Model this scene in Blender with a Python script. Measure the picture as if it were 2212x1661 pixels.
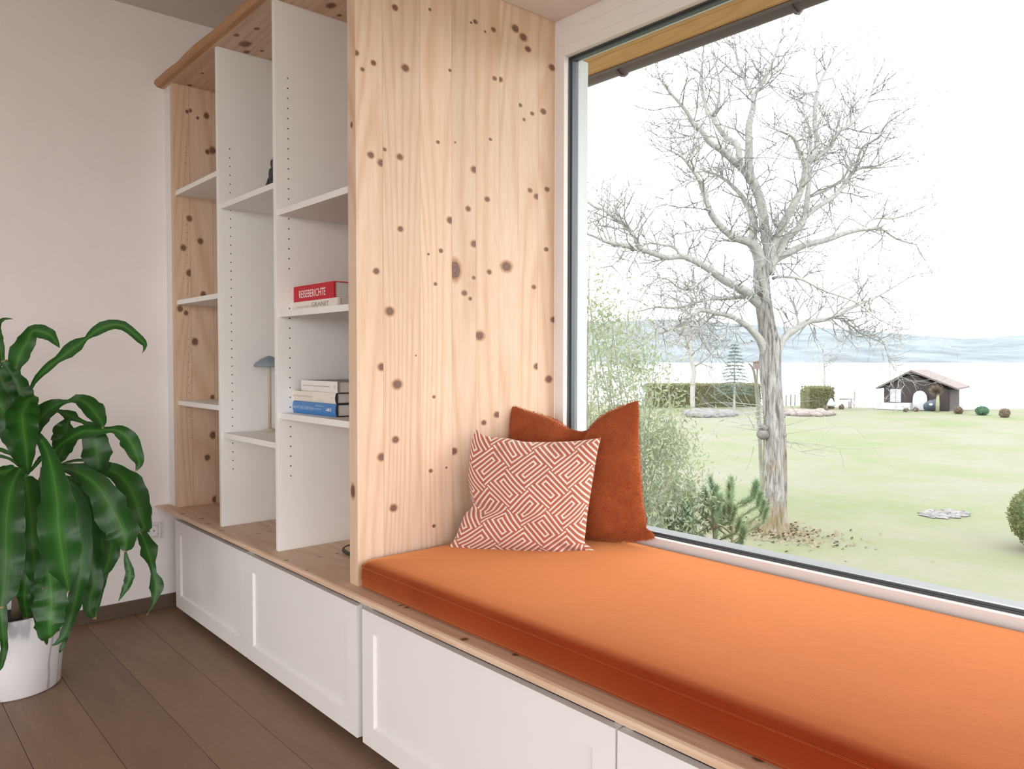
import bpy, bmesh, math, random
from mathutils import Vector, Matrix, noise

# ------------------------------------------------------------------ scene reset, camera, light
for o in list(bpy.data.objects):
    bpy.data.objects.remove(o, do_unlink=True)
sc = bpy.context.scene
C = sc.collection

CAM = Vector((3.43169, -1.06108, 1.06458))
YAW, PITCH, ROLL, FPX = 0.84915, -0.03237, 0.00126, 1657.75
FW = Vector((-math.sin(YAW) * math.cos(PITCH), math.cos(YAW) * math.cos(PITCH), math.sin(PITCH)))
RT = Vector((math.cos(YAW), math.sin(YAW), 0))
UP = RT.cross(FW)
RT, UP = RT * math.cos(ROLL) + UP * math.sin(ROLL), UP * math.cos(ROLL) - RT * math.sin(ROLL)
cam_data = bpy.data.cameras.new('camera')
cam_data.sensor_fit = 'HORIZONTAL'
cam_data.sensor_width = 36.0
cam_data.lens = 36.0 * FPX / 2212.0
cam_data.clip_start = 0.05
cam_data.clip_end = 9000
cam = bpy.data.objects.new('camera', cam_data)
C.objects.link(cam)
R3 = Matrix((RT, UP, -FW)).transposed()
cam.matrix_world = Matrix.Translation(CAM) @ R3.to_4x4()
sc.camera = cam

SKY = 4.4
world = bpy.data.worlds.new('overcast_sky')
sc.world = world
world.use_nodes = True
bg = world.node_tree.nodes['Background']
bg.inputs['Color'].default_value = (1.0, 0.985, 0.975, 1)
bg.inputs['Strength'].default_value = SKY

sc.view_settings.view_transform = 'Standard'
sc.view_settings.look = 'None'
sc.view_settings.exposure = 0.42
sc.view_settings.gamma = 1.0
sc.view_settings.use_curve_mapping = False
sc.cycles.max_bounces = 12
sc.cycles.diffuse_bounces = 7
sc.cycles.transparent_max_bounces = 24
sc.cycles.use_denoising = True


def portal(name, loc, rot, sx, sy):
    d = bpy.data.lights.new(name, 'AREA')
    d.shape = 'RECTANGLE'
    d.size, d.size_y = sx, sy
    d.cycles.is_portal = True
    o = bpy.data.objects.new(name, d)
    C.objects.link(o)
    o.location = loc
    o.rotation_euler = rot
    return o


RX, RY = 7.2, -4.6           # right and back wall of the room
portal('window_portal', (3.12, 0.83, 1.31), (-math.pi / 2, 0, 0), 2.95, 1.5)
portal('window_portal', (RX + 0.02, -2.1, 1.25), (0, math.pi / 2, 0), 2.3, 4.2)
portal('window_portal', (4.55, RY - 0.02, 1.25), (math.pi / 2, 0, 0), 4.9, 2.4)


# ------------------------------------------------------------------ sight lines used while surveying the photograph
def sight(u, v):
    return FW + RT * ((u - 1106) / FPX) - UP * ((v - 830.5) / FPX)


def at_x(u, v, x):
    d = sight(u, v)
    return CAM + d * ((x - CAM.x) / d.x)


def at_y(u, v, y):
    d = sight(u, v)
    return CAM + d * ((y - CAM.y) / d.y)


def at_z(u, v, z):
    d = sight(u, v)
    return CAM + d * ((z - CAM.z) / d.z)


def at_d(u, v, dep):
    return CAM + sight(u, v) * dep


# ------------------------------------------------------------------ mesh helpers
class MB:
    def __init__(self):
        self.v, self.f, self.uv, self.mi = [], [], {}, []

    def face(self, idx, m=0):
        self.f.append(tuple(idx)); self.mi.append(m)

    def box(self, x0, x1, y0, y1, z0, z1, m=0):
        b = len(self.v)
        self.v += [(x, y, z) for z in (z0, z1) for y in (y0, y1) for x in (x0, x1)]
        for q in ((0, 2, 3, 1), (4, 5, 7, 6), (0, 1, 5, 4), (2, 6, 7, 3), (0, 4, 6, 2), (1, 3, 7, 5)):
            self.face([b + i for i in q], m)
        return self

    def tube(self, pts, rad, n=8, cap=True):
        pts = [Vector(p) for p in pts]
        if not isinstance(rad, (list, tuple)):
            rad = [rad] * len(pts)
        b = len(self.v)
        ref = None
        for i, p in enumerate(pts):
            t = (pts[min(i + 1, len(pts) - 1)] - pts[max(i - 1, 0)])
            t = t.normalized() if t.length > 1e-9 else Vector((0, 0, 1))
            if ref is None:
                ref = t.orthogonal().normalized()
            a = ref - t * ref.dot(t)
            a = a.normalized() if a.length > 1e-6 else t.orthogonal().normalized()
            ref = a
            bb = t.cross(a)
            for k in range(n):
                an = 2 * math.pi * k / n
                self.v.append(tuple(p + (a * math.cos(an) + bb * math.sin(an)) * rad[i]))
        for i in range(len(pts) - 1):
            for k in range(n):
                self.face((b + i * n + k, b + i * n + (k + 1) % n, b + (i + 1) * n + (k + 1) % n, b + (i + 1) * n + k))
        if cap:
            self.face([b + k for k in range(n)][::-1])
            e = b + (len(pts) - 1) * n
            self.face([e + k for k in range(n)])
        return self

    def lathe(self, prof, cx, cy, n=40, close_bottom=True, close_top=False):
        b = len(self.v)
        for r, z in prof:
            for k in range(n):
                an = 2 * math.pi * k / n
                self.v.append((cx + r * math.cos(an), cy + r * math.sin(an), z))
        for i in range(len(prof) - 1):
            for k in range(n):
                self.face((b + i * n + k, b + i * n + (k + 1) % n, b + (i + 1) * n + (k + 1) % n, b + (i + 1) * n + k))
        if close_bottom:
            self.face([b + k for k in range(n)][::-1])
        if close_top:
            e = b + (len(prof) - 1) * n
            self.face([e + k for k in range(n)])
        return self

    def poly(self, pts, m=0):
        b = len(self.v)
        self.v += [tuple(p) for p in pts]
        self.face(range(b, b + len(pts)), m)
        return self

    def prism(self, pts, ext):
        """closed outline pts (3d) pushed along ext"""
        n = len(pts); b = len(self.v); ext = Vector(ext)
        self.v += [tuple(Vector(p)) for p in pts] + [tuple(Vector(p) + ext) for p in pts]
        self.face(range(b, b + n)); self.face([b + n + i for i in range(n)][::-1])
        for i in range(n):
            j = (i + 1) % n
            self.face((b + i, b + n + i, b + n + j, b + j))
        return self

    def build(self, name, mats, parent=None, smooth=False, bevel=0, fix=True):
        me = bpy.data.meshes.new(name)
        me.from_pydata(self.v, [], self.f)
        if not isinstance(mats, (list, tuple)):
            mats = [mats]
        for m in mats:
            me.materials.append(m)
        if len(mats) > 1:
            me.polygons.foreach_set('material_index', self.mi)
        if fix:
            bm = bmesh.new(); bm.from_mesh(me)
            bmesh.ops.recalc_face_normals(bm, faces=bm.faces)
            bm.to_mesh(me); bm.free()
        if smooth:
            me.polygons.foreach_set('use_smooth', [True] * len(me.polygons))
        me.update()
        return link(name, me, parent, bevel)


def link(name, me, parent=None, bevel=0):
    o = bpy.data.objects.new(name, me)
    C.objects.link(o)
    if parent is not None:
        adopt(o, parent)
    if bevel:
        md = o.modifiers.new('bevel', 'BEVEL')
        md.width = bevel; md.segments = 2; md.limit_method = 'ANGLE'
    return o


def world_loc(p):
    v = Vector(p.location)
    while p.parent is not None:
        p = p.parent
        v = v + Vector(p.location)
    return v


def adopt(o, parent):
    o.parent = parent
    o.matrix_parent_inverse = Matrix.Translation(-world_loc(parent)) if parent.parent is None else Matrix.Identity(4)


def thing(name, loc, label=None, cat=None, group=None, kind=None):
    o = bpy.data.objects.new(name, None)
    o.empty_display_size = 0.1
    o.location = loc
    C.objects.link(o)
    return tag(o, label, cat, group, kind)


def tag(o, label=None, cat=None, group=None, kind=None):
    if label: o['label'] = label
    if cat: o['category'] = cat
    if group: o['group'] = group
    if kind: o['kind'] = kind
    return o


# ------------------------------------------------------------------ materials
MATS = {}


def new_mat(name):
    m = bpy.data.materials.new(name)
    m.use_nodes = True
    MATS[name] = m
    nt = m.node_tree
    return m, nt, nt.nodes, nt.links, nt.nodes['Principled BSDF']


def setp(bs, col=None, rough=None, **kw):
    if col is not None: bs.inputs['Base Color'].default_value = (*col, 1)
    if rough is not None: bs.inputs['Roughness'].default_value = rough
    names = dict(spec='Specular IOR Level', metal='Metallic', sheen='Sheen Weight', sheen_r='Sheen Roughness', sub='Subsurface Weight', coat='Coat Weight')
    for k, v in kw.items():
        bs.inputs[names[k]].default_value = v


def coords(nodes, links, scale=(1, 1, 1), kind='Object'):
    tc = nodes.new('ShaderNodeTexCoord')
    mp = nodes.new('ShaderNodeMapping')
    mp.inputs['Scale'].default_value = scale
    links.new(tc.outputs[kind], mp.inputs['Vector'])
    return mp.outputs['Vector']


def ntex(nodes, links, vec, scale, detail=3, rough=.55, dist=0.0):
    n = nodes.new('ShaderNodeTexNoise')
    n.inputs['Scale'].default_value = scale
    n.inputs['Detail'].default_value = detail
    n.inputs['Roughness'].default_value = rough
    n.inputs['Distortion'].default_value = dist
    links.new(vec, n.inputs['Vector'])
    return n.outputs['Fac']


def ramp(nodes, links, fac, stops):
    r = nodes.new('ShaderNodeValToRGB')
    cr = r.color_ramp
    while len(cr.elements) < len(stops):
        cr.elements.new(0.5)
    for e, (p, c) in zip(cr.elements, stops):
        e.position = p
        e.color = (*c, 1) if len(c) == 3 else c
    if fac is not None:
        links.new(fac, r.inputs['Fac'])
    return r.outputs['Color']


def mixc(nodes, links, a, b, fac, mode='MIX'):
    m = nodes.new('ShaderNodeMix')
    m.data_type = 'RGBA'; m.blend_type = mode
    for s, v in ((m.inputs[0], fac), (m.inputs[6], a), (m.inputs[7], b)):
        if isinstance(v, (float, int)): s.default_value = v
        elif isinstance(v, tuple): s.default_value = (*v, 1)
        else: links.new(v, s)
    return m.outputs[2]


def bump(nodes, links, bs, fac, strength, dist=0.002):
    b = nodes.new('ShaderNodeBump')
    b.inputs['Strength'].default_value = strength
    b.inputs['Distance'].default_value = dist
    links.new(fac, b.inputs['Height'])
    links.new(b.outputs['Normal'], bs.inputs['Normal'])


def mth(nodes, links, op, a, b=None, c=None):
    m = nodes.new('ShaderNodeMath'); m.operation = op
    for i, x in enumerate((a, b, c)):
        if x is None: continue
        if isinstance(x, (int, float)): m.inputs[i].default_value = x
        else: links.new(x, m.inputs[i])
    return m.outputs[0]


def plain(name, col, rough=.6, var=.04, scale=30, bmp=0.0, bdist=.001, **kw):
    """a single surface with slight tone variation and fine relief"""
    m, nt, N, L, bs = new_mat(name)
    setp(bs, col, rough, **kw)
    vec = coords(N, L)
    f = ntex(N, L, vec, scale, 4)
    lo = tuple(max(0, c * (1 - var)) for c in col); hi = tuple(c * (1 + var) for c in col)
    L.new(ramp(N, L, f, [(.3, lo), (.7, hi)]), bs.inputs['Base Color'])
    if bmp:
        bump(N, L, bs, ntex(N, L, vec, scale * 6, 3), bmp, bdist)
    return m


def wood(name, dark, light, axis='z', rough=.5, ring=26.0, per_piece=.10, spec=.3, ringamt=.26):
    m, nt, N, L, bs = new_mat(name)
    setp(bs, light, rough, spec=spec)
    s = {'x': (.10, 1, 1), 'y': (1, .10, 1), 'z': (1, 1, .10)}[axis]
    info = N.new('ShaderNodeObjectInfo')
    vec0 = coords(N, L, s)
    add = N.new('ShaderNodeVectorMath'); add.operation = 'MULTIPLY_ADD'
    add.inputs[1].default_value = (1, 1, 1)
    L.new(vec0, add.inputs[0])
    cmb = N.new('ShaderNodeCombineXYZ')
    r7 = mth(N, L, 'MULTIPLY', info.outputs['Random'], 7.3)
    for i in range(3): L.new(r7, cmb.inputs[i])
    L.new(cmb.outputs[0], add.inputs[2])
    vec = add.outputs[0]
    big = ntex(N, L, vec, 3.0, 1.2, .4, .4)
    rings = mth(N, L, 'MULTIPLY_ADD', mth(N, L, 'SINE', mth(N, L, 'MULTIPLY', big, ring * 6.283)), .5, .5)
    rings = mth(N, L, 'POWER', rings, 2.2)
    fine = ntex(N, L, vec, 85, 4, .6)
    blot = ntex(N, L, vec, 1.6, 2)
    k = mth(N, L, 'ADD', mth(N, L, 'MULTIPLY', rings, ringamt), mth(N, L, 'MULTIPLY', fine, .62))
    base = ramp(N, L, k, [(.15, light), (.85, dark)])
    base = mixc(N, L, base, dark, mth(N, L, 'MULTIPLY', mth(N, L, 'SUBTRACT', blot, .35), .55))
    val = mth(N, L, 'ADD', 1 - per_piece * .6, mth(N, L, 'MULTIPLY', info.outputs['Random'], per_piece))
    hsv = N.new('ShaderNodeHueSaturation')
    L.new(base, hsv.inputs['Color']); L.new(val, hsv.inputs['Value'])
    L.new(hsv.outputs[0], bs.inputs['Base Color'])
    bump(N, L, bs, fine, .08, .0006)
    return m


PINE_D, PINE_L = (.55, .345, .215), (.755, .58, .445)
M_pine_z = wood('pine_upright_grain', PINE_D, PINE_L, 'z')
M_pine_x = wood('pine_lengthways_grain', PINE_D, PINE_L, 'x')
M_bark_edge = wood('pine_waney_edge', (.34, .16, .07), (.52, .29, .15), 'x')
M_floor = wood('oak_floor', (.185, .112, .072), (.295, .19, .128), 'x', rough=.5, ring=10, per_piece=.20, spec=.3, ringamt=.14)
M_base = wood('oak_baseboard', (.085, .058, .042), (.14, .095, .07), 'y', rough=.5)
M_wall = plain('wall_plaster', (.82, .775, .77), .9, .015, 9, .25, .0015, spec=.1)
M_ceil = plain('ceiling_plaster', (.72, .69, .675), .9, .015, 9, .2, .0015, spec=.1)
M_white = plain('white_melamine', (.80, .79, .775), .45, .01, 20, .04, .0004, spec=.35)
M_lacq = plain('white_lacquer', (.775, .76, .755), .38, .01, 12, .03, .0004, spec=.4)
M_frame = plain('window_frame_lacquer', (.78, .77, .765), .4, .01, 12, spec=.4)
M_gasket = plain('dark_gasket', (.045, .055, .065), .45, .05, 30)
M_alu = plain('grey_aluminium', (.30, .34, .37), .4, .03, 30, metal=.3)
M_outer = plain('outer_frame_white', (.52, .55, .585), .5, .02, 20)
M_dark = plain('dark_void', (.03, .028, .025), .8, .05, 30)


def knot_mat():
    m, nt, N, L, bs = new_mat('wood_knot')
    setp(bs, rough=.5, spec=.3)
    uv = N.new('ShaderNodeUVMap')
    ln = N.new('ShaderNodeVectorMath'); ln.operation = 'LENGTH'
    L.new(uv.outputs[0], ln.inputs[0])
    vec = coords(N, L)
    wob = ntex(N, L, vec, 90, 3)
    r = mth(N, L, 'ADD', ln.outputs['Value'], mth(N, L, 'MULTIPLY', mth(N, L, 'SUBTRACT', wob, .5), .22))
    col = ramp(N, L, r, [(0.0, (.25, .145, .115)), (.20, (.15, .078, .062)), (.38, (.21, .115, .088)), (.47, (.12, .060, .046)),
                         (.56, (.42, .22, .11)), (.8, (.58, .36, .21)), (1.0, (.64, .42, .26))])
    L.new(col, bs.inputs['Base Color'])
    al = ramp(N, L, r, [(0, (1, 1, 1)), (.5, (1, 1, 1)), (.62, (.55, .55, .55)), (.97, (0, 0, 0))])
    tr = N.new('ShaderNodeBsdfTransparent')
    mx = N.new('ShaderNodeMixShader')
    L.new(al, mx.inputs[0]); L.new(tr.outputs[0], mx.inputs[1]); L.new(bs.outputs[0], mx.inputs[2])
    L.new(mx.outputs[0], N['Material Output'].inputs['Surface'])
    return m


M_knot = knot_mat()


def knots_on(plane, knots, lo, hi, name, parent, push=.0004):
    """knots: (a, b, ra, rb) in the plane's two coords; a is clipped to lo..hi. plane(a,b)->Vector, with outward push"""
    for a, b, ra, rb in knots:
        if a + ra < lo or a - ra > hi: continue
        mb = MB(); uvs = []
        rings = [0.33, .66, 1.0]
        n = 14
        base = len(mb.v)
        ca = min(max(a, lo), hi)
        mb.v.append(tuple(plane(ca, b))); uvs.append(((ca - a) / ra, 0))
        for q in rings:
            for k in range(n):
                an = 2 * math.pi * k / n
                pa = min(max(a + q * ra * math.cos(an), lo), hi); pb = b + q * rb * math.sin(an)
                mb.v.append(tuple(plane(pa, pb))); uvs.append(((pa - a) / ra, (pb - b) / rb))
        for k in range(n):
            mb.face((base, base + 1 + k, base + 1 + (k + 1) % n))
            for q in range(2):
                o0 = base + 1 + q * n; o1 = o0 + n
                mb.face((o0 + k, o1 + k, o1 + (k + 1) % n, o0 + (k + 1) % n))
        o = mb.build('knot', M_knot, parent, fix=False)
        me = o.data
        ul = me.uv_layers.new(name='UVMap')
        for l in me.loops:
            ul.data[l.index].uv = uvs[l.vertex_index]


# ================================================================== THE ROOM
ZB, ZT = 0.4433, 2.2029        # bench top, underside of the shelf's top board
XL, XD1, XD2, XP, XQ = 0.0737, 0.5792, 1.0662, 1.5446, 1.5878
YW, ZC, ZR = 0.751, 2.515, 2.1834
WALLY = 0.4138                 # inner face of the window wall beside the bay
WX0, WX1 = 1.63, 4.62          # glass opening
rnd = random.Random(5)

floor = thing('floor', (0, 0, 0), 'brown oak plank floor', None, None, 'structure')
MB().box(-.2, RX + .2, RY - .2, .9, -.12, -.012).build('subfloor', M_dark, floor)
row = 0
y = WALLY - .02
while y > RY:
    y2 = max(y - .182, RY)
    x = -.6 + (row * .77) % 1.9
    x = min(x, 0)
    first = True
    while x < RX:
        L_ = 1.7 + rnd.random() * .5
        a, b = max(x, 0.0), min(x + L_, RX)
        if b - a > .03:
            dz = rnd.uniform(-.0004, .0004)
            MB().box(a + .0008, b - .0008, y2 + .0008, y - .0008, -.012, dz).build('floor_board', M_floor, floor)
        x += L_
    y = y2; row += 1


def struct(name, mb, mat, label=None, **kw):
    o = mb.build(name, mat, None, **kw)
    tag(o, label, None, None, 'structure')
    return o


struct('wall_left', MB().box(-.25, 0, RY - .25, .9, -.1, ZC + .2), M_wall, 'plain white plastered wall behind the plant')
struct('ceiling', MB().box(-.25, RX + .25, RY - .25, .9, ZC, ZC + .2), M_ceil, 'plain white ceiling')
wb = MB()
wb.box(0, XP, WALLY, .9, 0, ZC)                                    # behind the shelves
wb.box(XQ + .001, 4.9, WALLY, .86, ZR, ZC)                         # lintel over the bay
wb.box(4.66, RX + .2, WALLY, .9, 0, ZC)                            # right of the bay
wb.box(XP, 4.66, YW + .002, .9, 0, .50)                            # below the glass
struct('wall_window', wb, M_wall, 'white wall around the big window')
wr = MB()
wr.box(RX, RX + .25, RY - .25, -4.2, 0, ZC); wr.box(RX, RX + .25, 0, .9, 0, ZC)
wr.box(RX, RX + .25, -4.2, 0, 0, .1); wr.box(RX, RX + .25, -4.2, 0, 2.4, ZC)
struct('wall_right', wr, M_wall)
wk = MB()
wk.box(-.25, 2.1, RY - .25, RY, 0, ZC); wk.box(7.0, RX + .25, RY - .25, RY, 0, ZC)
wk.box(2.1, 7.0, RY - .25, RY, 0, .05); wk.box(2.1, 7.0, RY - .25, RY, 2.45, ZC)
struct('wall_back', wk, M_wall)
struct('baseboard_left', MB().box(0, .014, RY, .09, 0, .058), M_base, 'dark oak baseboard along the white wall', bevel=.002)
struct('trim_1', MB().box(.0005, XL - .0005, 0.001, .03, ZB, ZT), M_lacq, 'narrow white filler strip between wall and shelf')

# ------------------------------------------------------------------ the big window
win = thing('window_1', (WX0, YW, .5), 'large fixed picture window beside the orange seat', None, None, 'structure')


def rect_ring(mb, x0, x1, z0, z1, w, wz0, wz1, y0, y1):
    mb.box(x0, x0 + w, y0, y1, z0, z1); mb.box(x1 - w, x1, y0, y1, z0, z1)
    mb.box(x0 + w, x1 - w, y0, y1, z0, z0 + wz0); mb.box(x0 + w, x1 - w, y0, y1, z1 - wz1, z1)
    return mb


XA, XB = XQ, 4.66
GX0, GX1, GZ0, GZ1 = 1.6298, 4.618, .5365, 2.0597
rect_ring(MB(), XA, XB, .50, ZR, GX0 - XA, GZ0 - .50, ZR - GZ1, YW, .800).build('frame', M_frame, win, bevel=.0015)
for zg in (2.093, 2.138):                                             # profile lines of the head
    MB().box(XA + .001, XB - .001, YW - .0012, YW + .001, zg, zg + .0022).build('head_bead', M_frame, win)
rect_ring(MB(), GX0, GX1, GZ0, GZ1, .004, .004, .004, YW + .020, .797).build('gasket', M_gasket, win)
rect_ring(MB(), GX0 + .004, GX1 - .004, GZ0 + .004, GZ1 - .004, .006, .006, .006, .780, .795).build('glazing_bead', plain('dark_bead', (.075, .095, .11), .4, .03, 30), win)
of = MB()
of.box(GX0 - .002, GX0 + .012, .806, .852, GZ0 + .006, GZ1); of.box(GX1 - .012, GX1 + .002, .806, .852, GZ0 + .006, GZ1)
of.box(GX0 - .002, GX1 + .002, .806, .812, GZ1 - .006, GZ1 + .02)
of.build('outer_frame', M_outer, win)
MB().prism([(GX0 - .002, .806, GZ0 - .004), (GX0 - .002, .806, GZ0 + .007), (GX0 - .002, .858, GZ0 + .004), (GX0 - .002, .858, GZ0 - .02)], (GX1 - GX0 + .004, 0, 0)).build('outer_sill', plain('grey_outer_sill', (.13, .145, .16), .6, .03, 30), win)


def glass_mat():
    m, nt, N, L, bs = new_mat('window_glass')
    N.remove(bs)
    fr = N.new('ShaderNodeFresnel'); fr.inputs['IOR'].default_value = 1.45
    tr = N.new('ShaderNodeBsdfTransparent'); tr.inputs[0].default_value = (.97, .985, .98, 1)
    gl = N.new('ShaderNodeBsdfGlossy'); gl.inputs['Roughness'].default_value = .01
    mx = N.new('ShaderNodeMixShader')
    L.new(fr.outputs[0], mx.inputs[0]); L.new(tr.outputs[0], mx.inputs[1]); L.new(gl.outputs[0], mx.inputs[2])
    L.new(mx.outputs[0], N['Material Output'].inputs['Surface'])
    return m


M_glass = glass_mat()
MB().poly([(GX0 - .001, .798, GZ0 - .001), (GX1 + .001, .798, GZ0 - .001), (GX1 + .001, .798, GZ1 + .001), (GX0 - .001, .798, GZ1 + .001)]).build('pane', M_glass, win)
struct('trim_2', MB().box(XA - .0, XB, .862, .93, .40, .497), M_alu, 'grey metal outer sill', bevel=.003)
og = MB(); og.box(XA - .8, GX0 - .16, .862, .93, -3.2, 2.47); og.box(GX1 + .16, 8, .862, .93, -3.2, 2.47)
og.box(GX0 - .16, GX1 + .16, .862, .93, -3.2, .39); og.box(GX0 - .16, GX1 + .16, .862, .93, GZ1 + .22, 2.47)
struct('wall_outside', og, plain('house_render', (.45, .44, .42), .9, .03, 9))

# ------------------------------------------------------------------ pine partition panel (staves + knots)
panel = thing('partition_panel', (XQ, .37, ZB), 'tall knotty pine panel between the shelves and the window seat', 'panel')
edges = [0.0, .0838, .2085, .3222, .4138, .5066, .5884, .6739, YW - .0005]
PK = []     # (u, v, ru, rv) in photo pixels, read off the panel
z6 = [(375, 55, 17), (625, 68, 8), (922, 163, 6), (953, 157, 12), (1083, 213, 13), (1022, 228, 6), (1240, 205, 20), (1297, 268, 20), (1330, 353, 16),
      (98, 378, 15), (222, 452, 15), (142, 498, 11), (449, 488, 20), (770, 505, 8), (1502, 485, 17), (1090, 563, 11), (1130, 570, 14), (1275, 755, 10),
      (1360, 815, 10), (1302, 858, 8), (1440, 800, 15), (202, 1112, 18), (302, 1073, 10), (278, 1168, 20), (411, 1126, 17), (684, 1020, 9), (808, 1022, 5),
      (1060, 1000, 8), (945, 1217, 18), (1345, 1367, 12), (1394, 1410, 15), (1467, 1358, 13), (1037, 1430, 14), (901, 1498, 14), (773, 1580, 18), (415, 1643, 15)]
z7 = [(909, 150, 18), (233, 338, 16), (678, 197, 11), (592, 220, 6), (640, 427, 9), (775, 330, 30, 55), (905, 383, 9), (1012, 343, 12), (1130, 305, 28),
      (1405, 187, 11), (1320, 447, 11), (840, 488, 14), (880, 527, 9), (325, 615, 23), (945, 783, 24), (1455, 672, 15), (505, 920, 4), (270, 998, 20),
      (377, 1118, 25), (630, 1205, 8), (1340, 995, 16), (1422, 1083, 18), (1065, 1328, 16), (974, 1383, 13), (365, 1500, 18), (268, 1620, 20), (768, 1580, 18)]
for k in z6: PK.append((740 + k[0] / 3.3217, k[1] / 3.3217, k[2] / 3.3217, k[2] / 3.3217))
for k in z7: PK.append((740 + k[0] / 3.194, 480 + k[1] / 3.194, k[2] / 3.194, (k[3] if len(k) > 3 else k[2]) / 3.194))
PK += [(930, 1017, 3, 3), (964, 1010, 1.6, 1.6), (937, 1136, 2.6, 2.6), (850, 1097, 6, 6)]
KN = []
for u, v, ru, rv in PK:
    p = at_x(u, v, XQ); q = at_x(u + ru, v, XQ); w = at_x(u, v - rv, XQ)
    KN.append((p.y, p.z, abs(q.y - p.y) * 1.95, abs(w.z - p.z) * 1.95))
for a, b in zip(edges, edges[1:]):
    top = ZT if b <= WALLY + .001 else ZR
    dx = rnd.uniform(-.0002, .0002)
    st = MB().box(XP, XQ + dx, a + (.0003 if a else 0), b - .0003, ZB, top).build('stave', M_pine_z, panel)
    mine = [k for k in KN if a - .002 <= k[0] <= b + .002]
    knots_on(lambda aa, bb, X=XQ + dx + .0005: Vector((X, aa, bb)), mine, a + .0005, b - .0005, 'knots', st)
fk = at_y(762.5, 1061, 0)
st0 = [c for c in panel.children][0]
knots_on(lambda aa, bb: Vector((aa, -.0005, bb)), [(fk.x, fk.z, .017, .03), (fk.x + .004, 1.7, .009, .012)], XP + .001, XQ - .001, 'knots', st0)

# ------------------------------------------------------------------ bookcase
case = thing('bookcase', (.8, .2, ZB), 'built-in bookcase of white dividers and shelves framed in pine', 'bookcase')
sid = [0.0, .066, .161, .26, .34, WALLY - .001]
left_knots = [(1063 / 3.954 * 0 + 404, 241, 3), (411, 239, 3), (446, 250, 5), (427, 255, 2.5), (448, 328, 4), (459, 325, 6), (409, 472, 5), (396, 535, 5), (433, 521, 5),
              (409, 589.5, 5.5), (439, 636, 5), (389, 667, 5), (402, 676, 4), (421, 738, 6), (460, 895 + 45, 6), (448, 988, 5), (464, 1078, 5), (372, 602, 4), (459, 858, 4)]
XS = XL + .03
LK = []
for u, v, r in left_knots:
    p = at_x(u, v, XS); q = at_x(u, v - r, XS)
    LK.append((p.y, p.z, abs(q.z - p.z) * 1.7, abs(q.z - p.z) * 2.0))
for a, b in zip(sid, sid[1:]):
    st = MB().box(XL, XS, a + (.0004 if a else 0), b - .0004, ZB, ZT).build('side_stave', M_pine_z, case)
    knots_on(lambda aa, bb: Vector((XS + .0004, aa, bb)), [k for k in LK if a - .004 <= k[0] <= b + .004], a + .0005, b - .0005, 'knots', st)


def pin_holes(x, y, z0, n, parent, mat=M_dark, r=.0024):
    mb = MB()
    for i in range(n):
        z = z0 + .032 * i
        b = len(mb.v)
        for xx in (x - .001, x + .0003):
            for k in range(8):
                an = math.pi * k / 4
                mb.v.append((xx, y + r * math.cos(an), z + r * math.sin(an)))
        mb.face([b + 8 + k for k in range(8)])
        for k in range(8): mb.face((b + k, b + (k + 1) % 8, b + 8 + (k + 1) % 8, b + 8 + k))
    o = mb.build('pin_holes', mat, parent)
    o['kind'] = 'stuff'
    return o


D = .019
SB = WALLY - .001
for xd, zh, n in ((XD1, .6553, 38), (XD2, .6853, 41)):
    dv = MB().box(xd, xd + D, 0, SB, ZB, ZT).build('divider', M_white, case, bevel=.0008)
    pin_holes(xd + D, .0437, zh, n, dv)
    if xd == XD2:
        MB().tube([(xd + D, .0437, 1.069 + .192 + .032 * i - .0) for i in (0,)] + [(xd + D + .001, .0437, 1.261)], .004, 10).build('hole_cap', M_white, dv)
        for i in (1, 2):
            MB().tube([(xd + D, .0437, 1.261 + .032 * i), (xd + D + .001, .0437, 1.261 + .032 * i)], .004, 10).build('hole_cap', M_white, dv)
first_side = [c for c in case.children if c.name.startswith('side_stave')][0]
pin_holes(XS, .052, .70, 40, first_side, r=.0016)
TH = .019
SHELVES = []
for x0, x1, tops in ((XS, XD1, (1.7615, 1.3100, .8925)), (XD1 + D, XD2, (1.6347, .7930)), (XD2 + D, XP, (1.5430, 1.2185, .8920))):
    for z in tops:
        s_ = MB().box(x0 + .0005, x1 - .0005, .008, SB, z - TH, z).build('shelf', M_white, case, bevel=.0006)
        SHELVES.append(s_)

# top board with a waney front edge
tb = MB()
nx = 60
ring_n = 8
for i in range(nx + 1):
    x = .001 + (XQ - .001) * i / nx
    w = noise.noise(Vector((x * 3.1, 4.2, 0))) * .012 + noise.noise(Vector((x * 9, 1.2, 0))) * .004
    yf = -.038 + w
    th = .040
    prof = [(SB, ZT), (-.012, ZT), (yf + .012, ZT + .003), (yf, ZT + .014), (yf + .003, ZT + th * .72), (yf + .014, ZT + th), (.02, ZT + th + .001), (SB, ZT + th)]
    tb.v += [(x, a, b) for a, b in prof]
for i in range(nx):
    for k in range(ring_n):
        mi = 1 if k in (1, 2, 3, 4) else 0
        tb.face((i * ring_n + k, i * ring_n + (k + 1) % ring_n, (i + 1) * ring_n + (k + 1) % ring_n, (i + 1) * ring_n + k), mi)
tb.face(range(ring_n), 0); tb.face([nx * ring_n + k for k in range(ring_n)], 0)
tb.mi = tb.mi
top_board = tb.build('top_board', [M_pine_x, M_bark_edge], case)
TK = []
for u, v, r in [(530, 95, 9), (555, 62, 4), (511, 76, 4), (533, 112, 5), (566, 110, 3), (545, 122, 3), (715, 12, 7), (733, 33, 3), (410, 184, 4), (437, 158, 2.5)]:
    p = at_z(u, v, ZT)
    TK.append((p.y, p.x, .012 * r / 4, .018 * r / 4))
knots_on(lambda aa, bb: Vector((bb, aa, ZT - .0004)), TK, .0, SB, 'knots', top_board)

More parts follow.
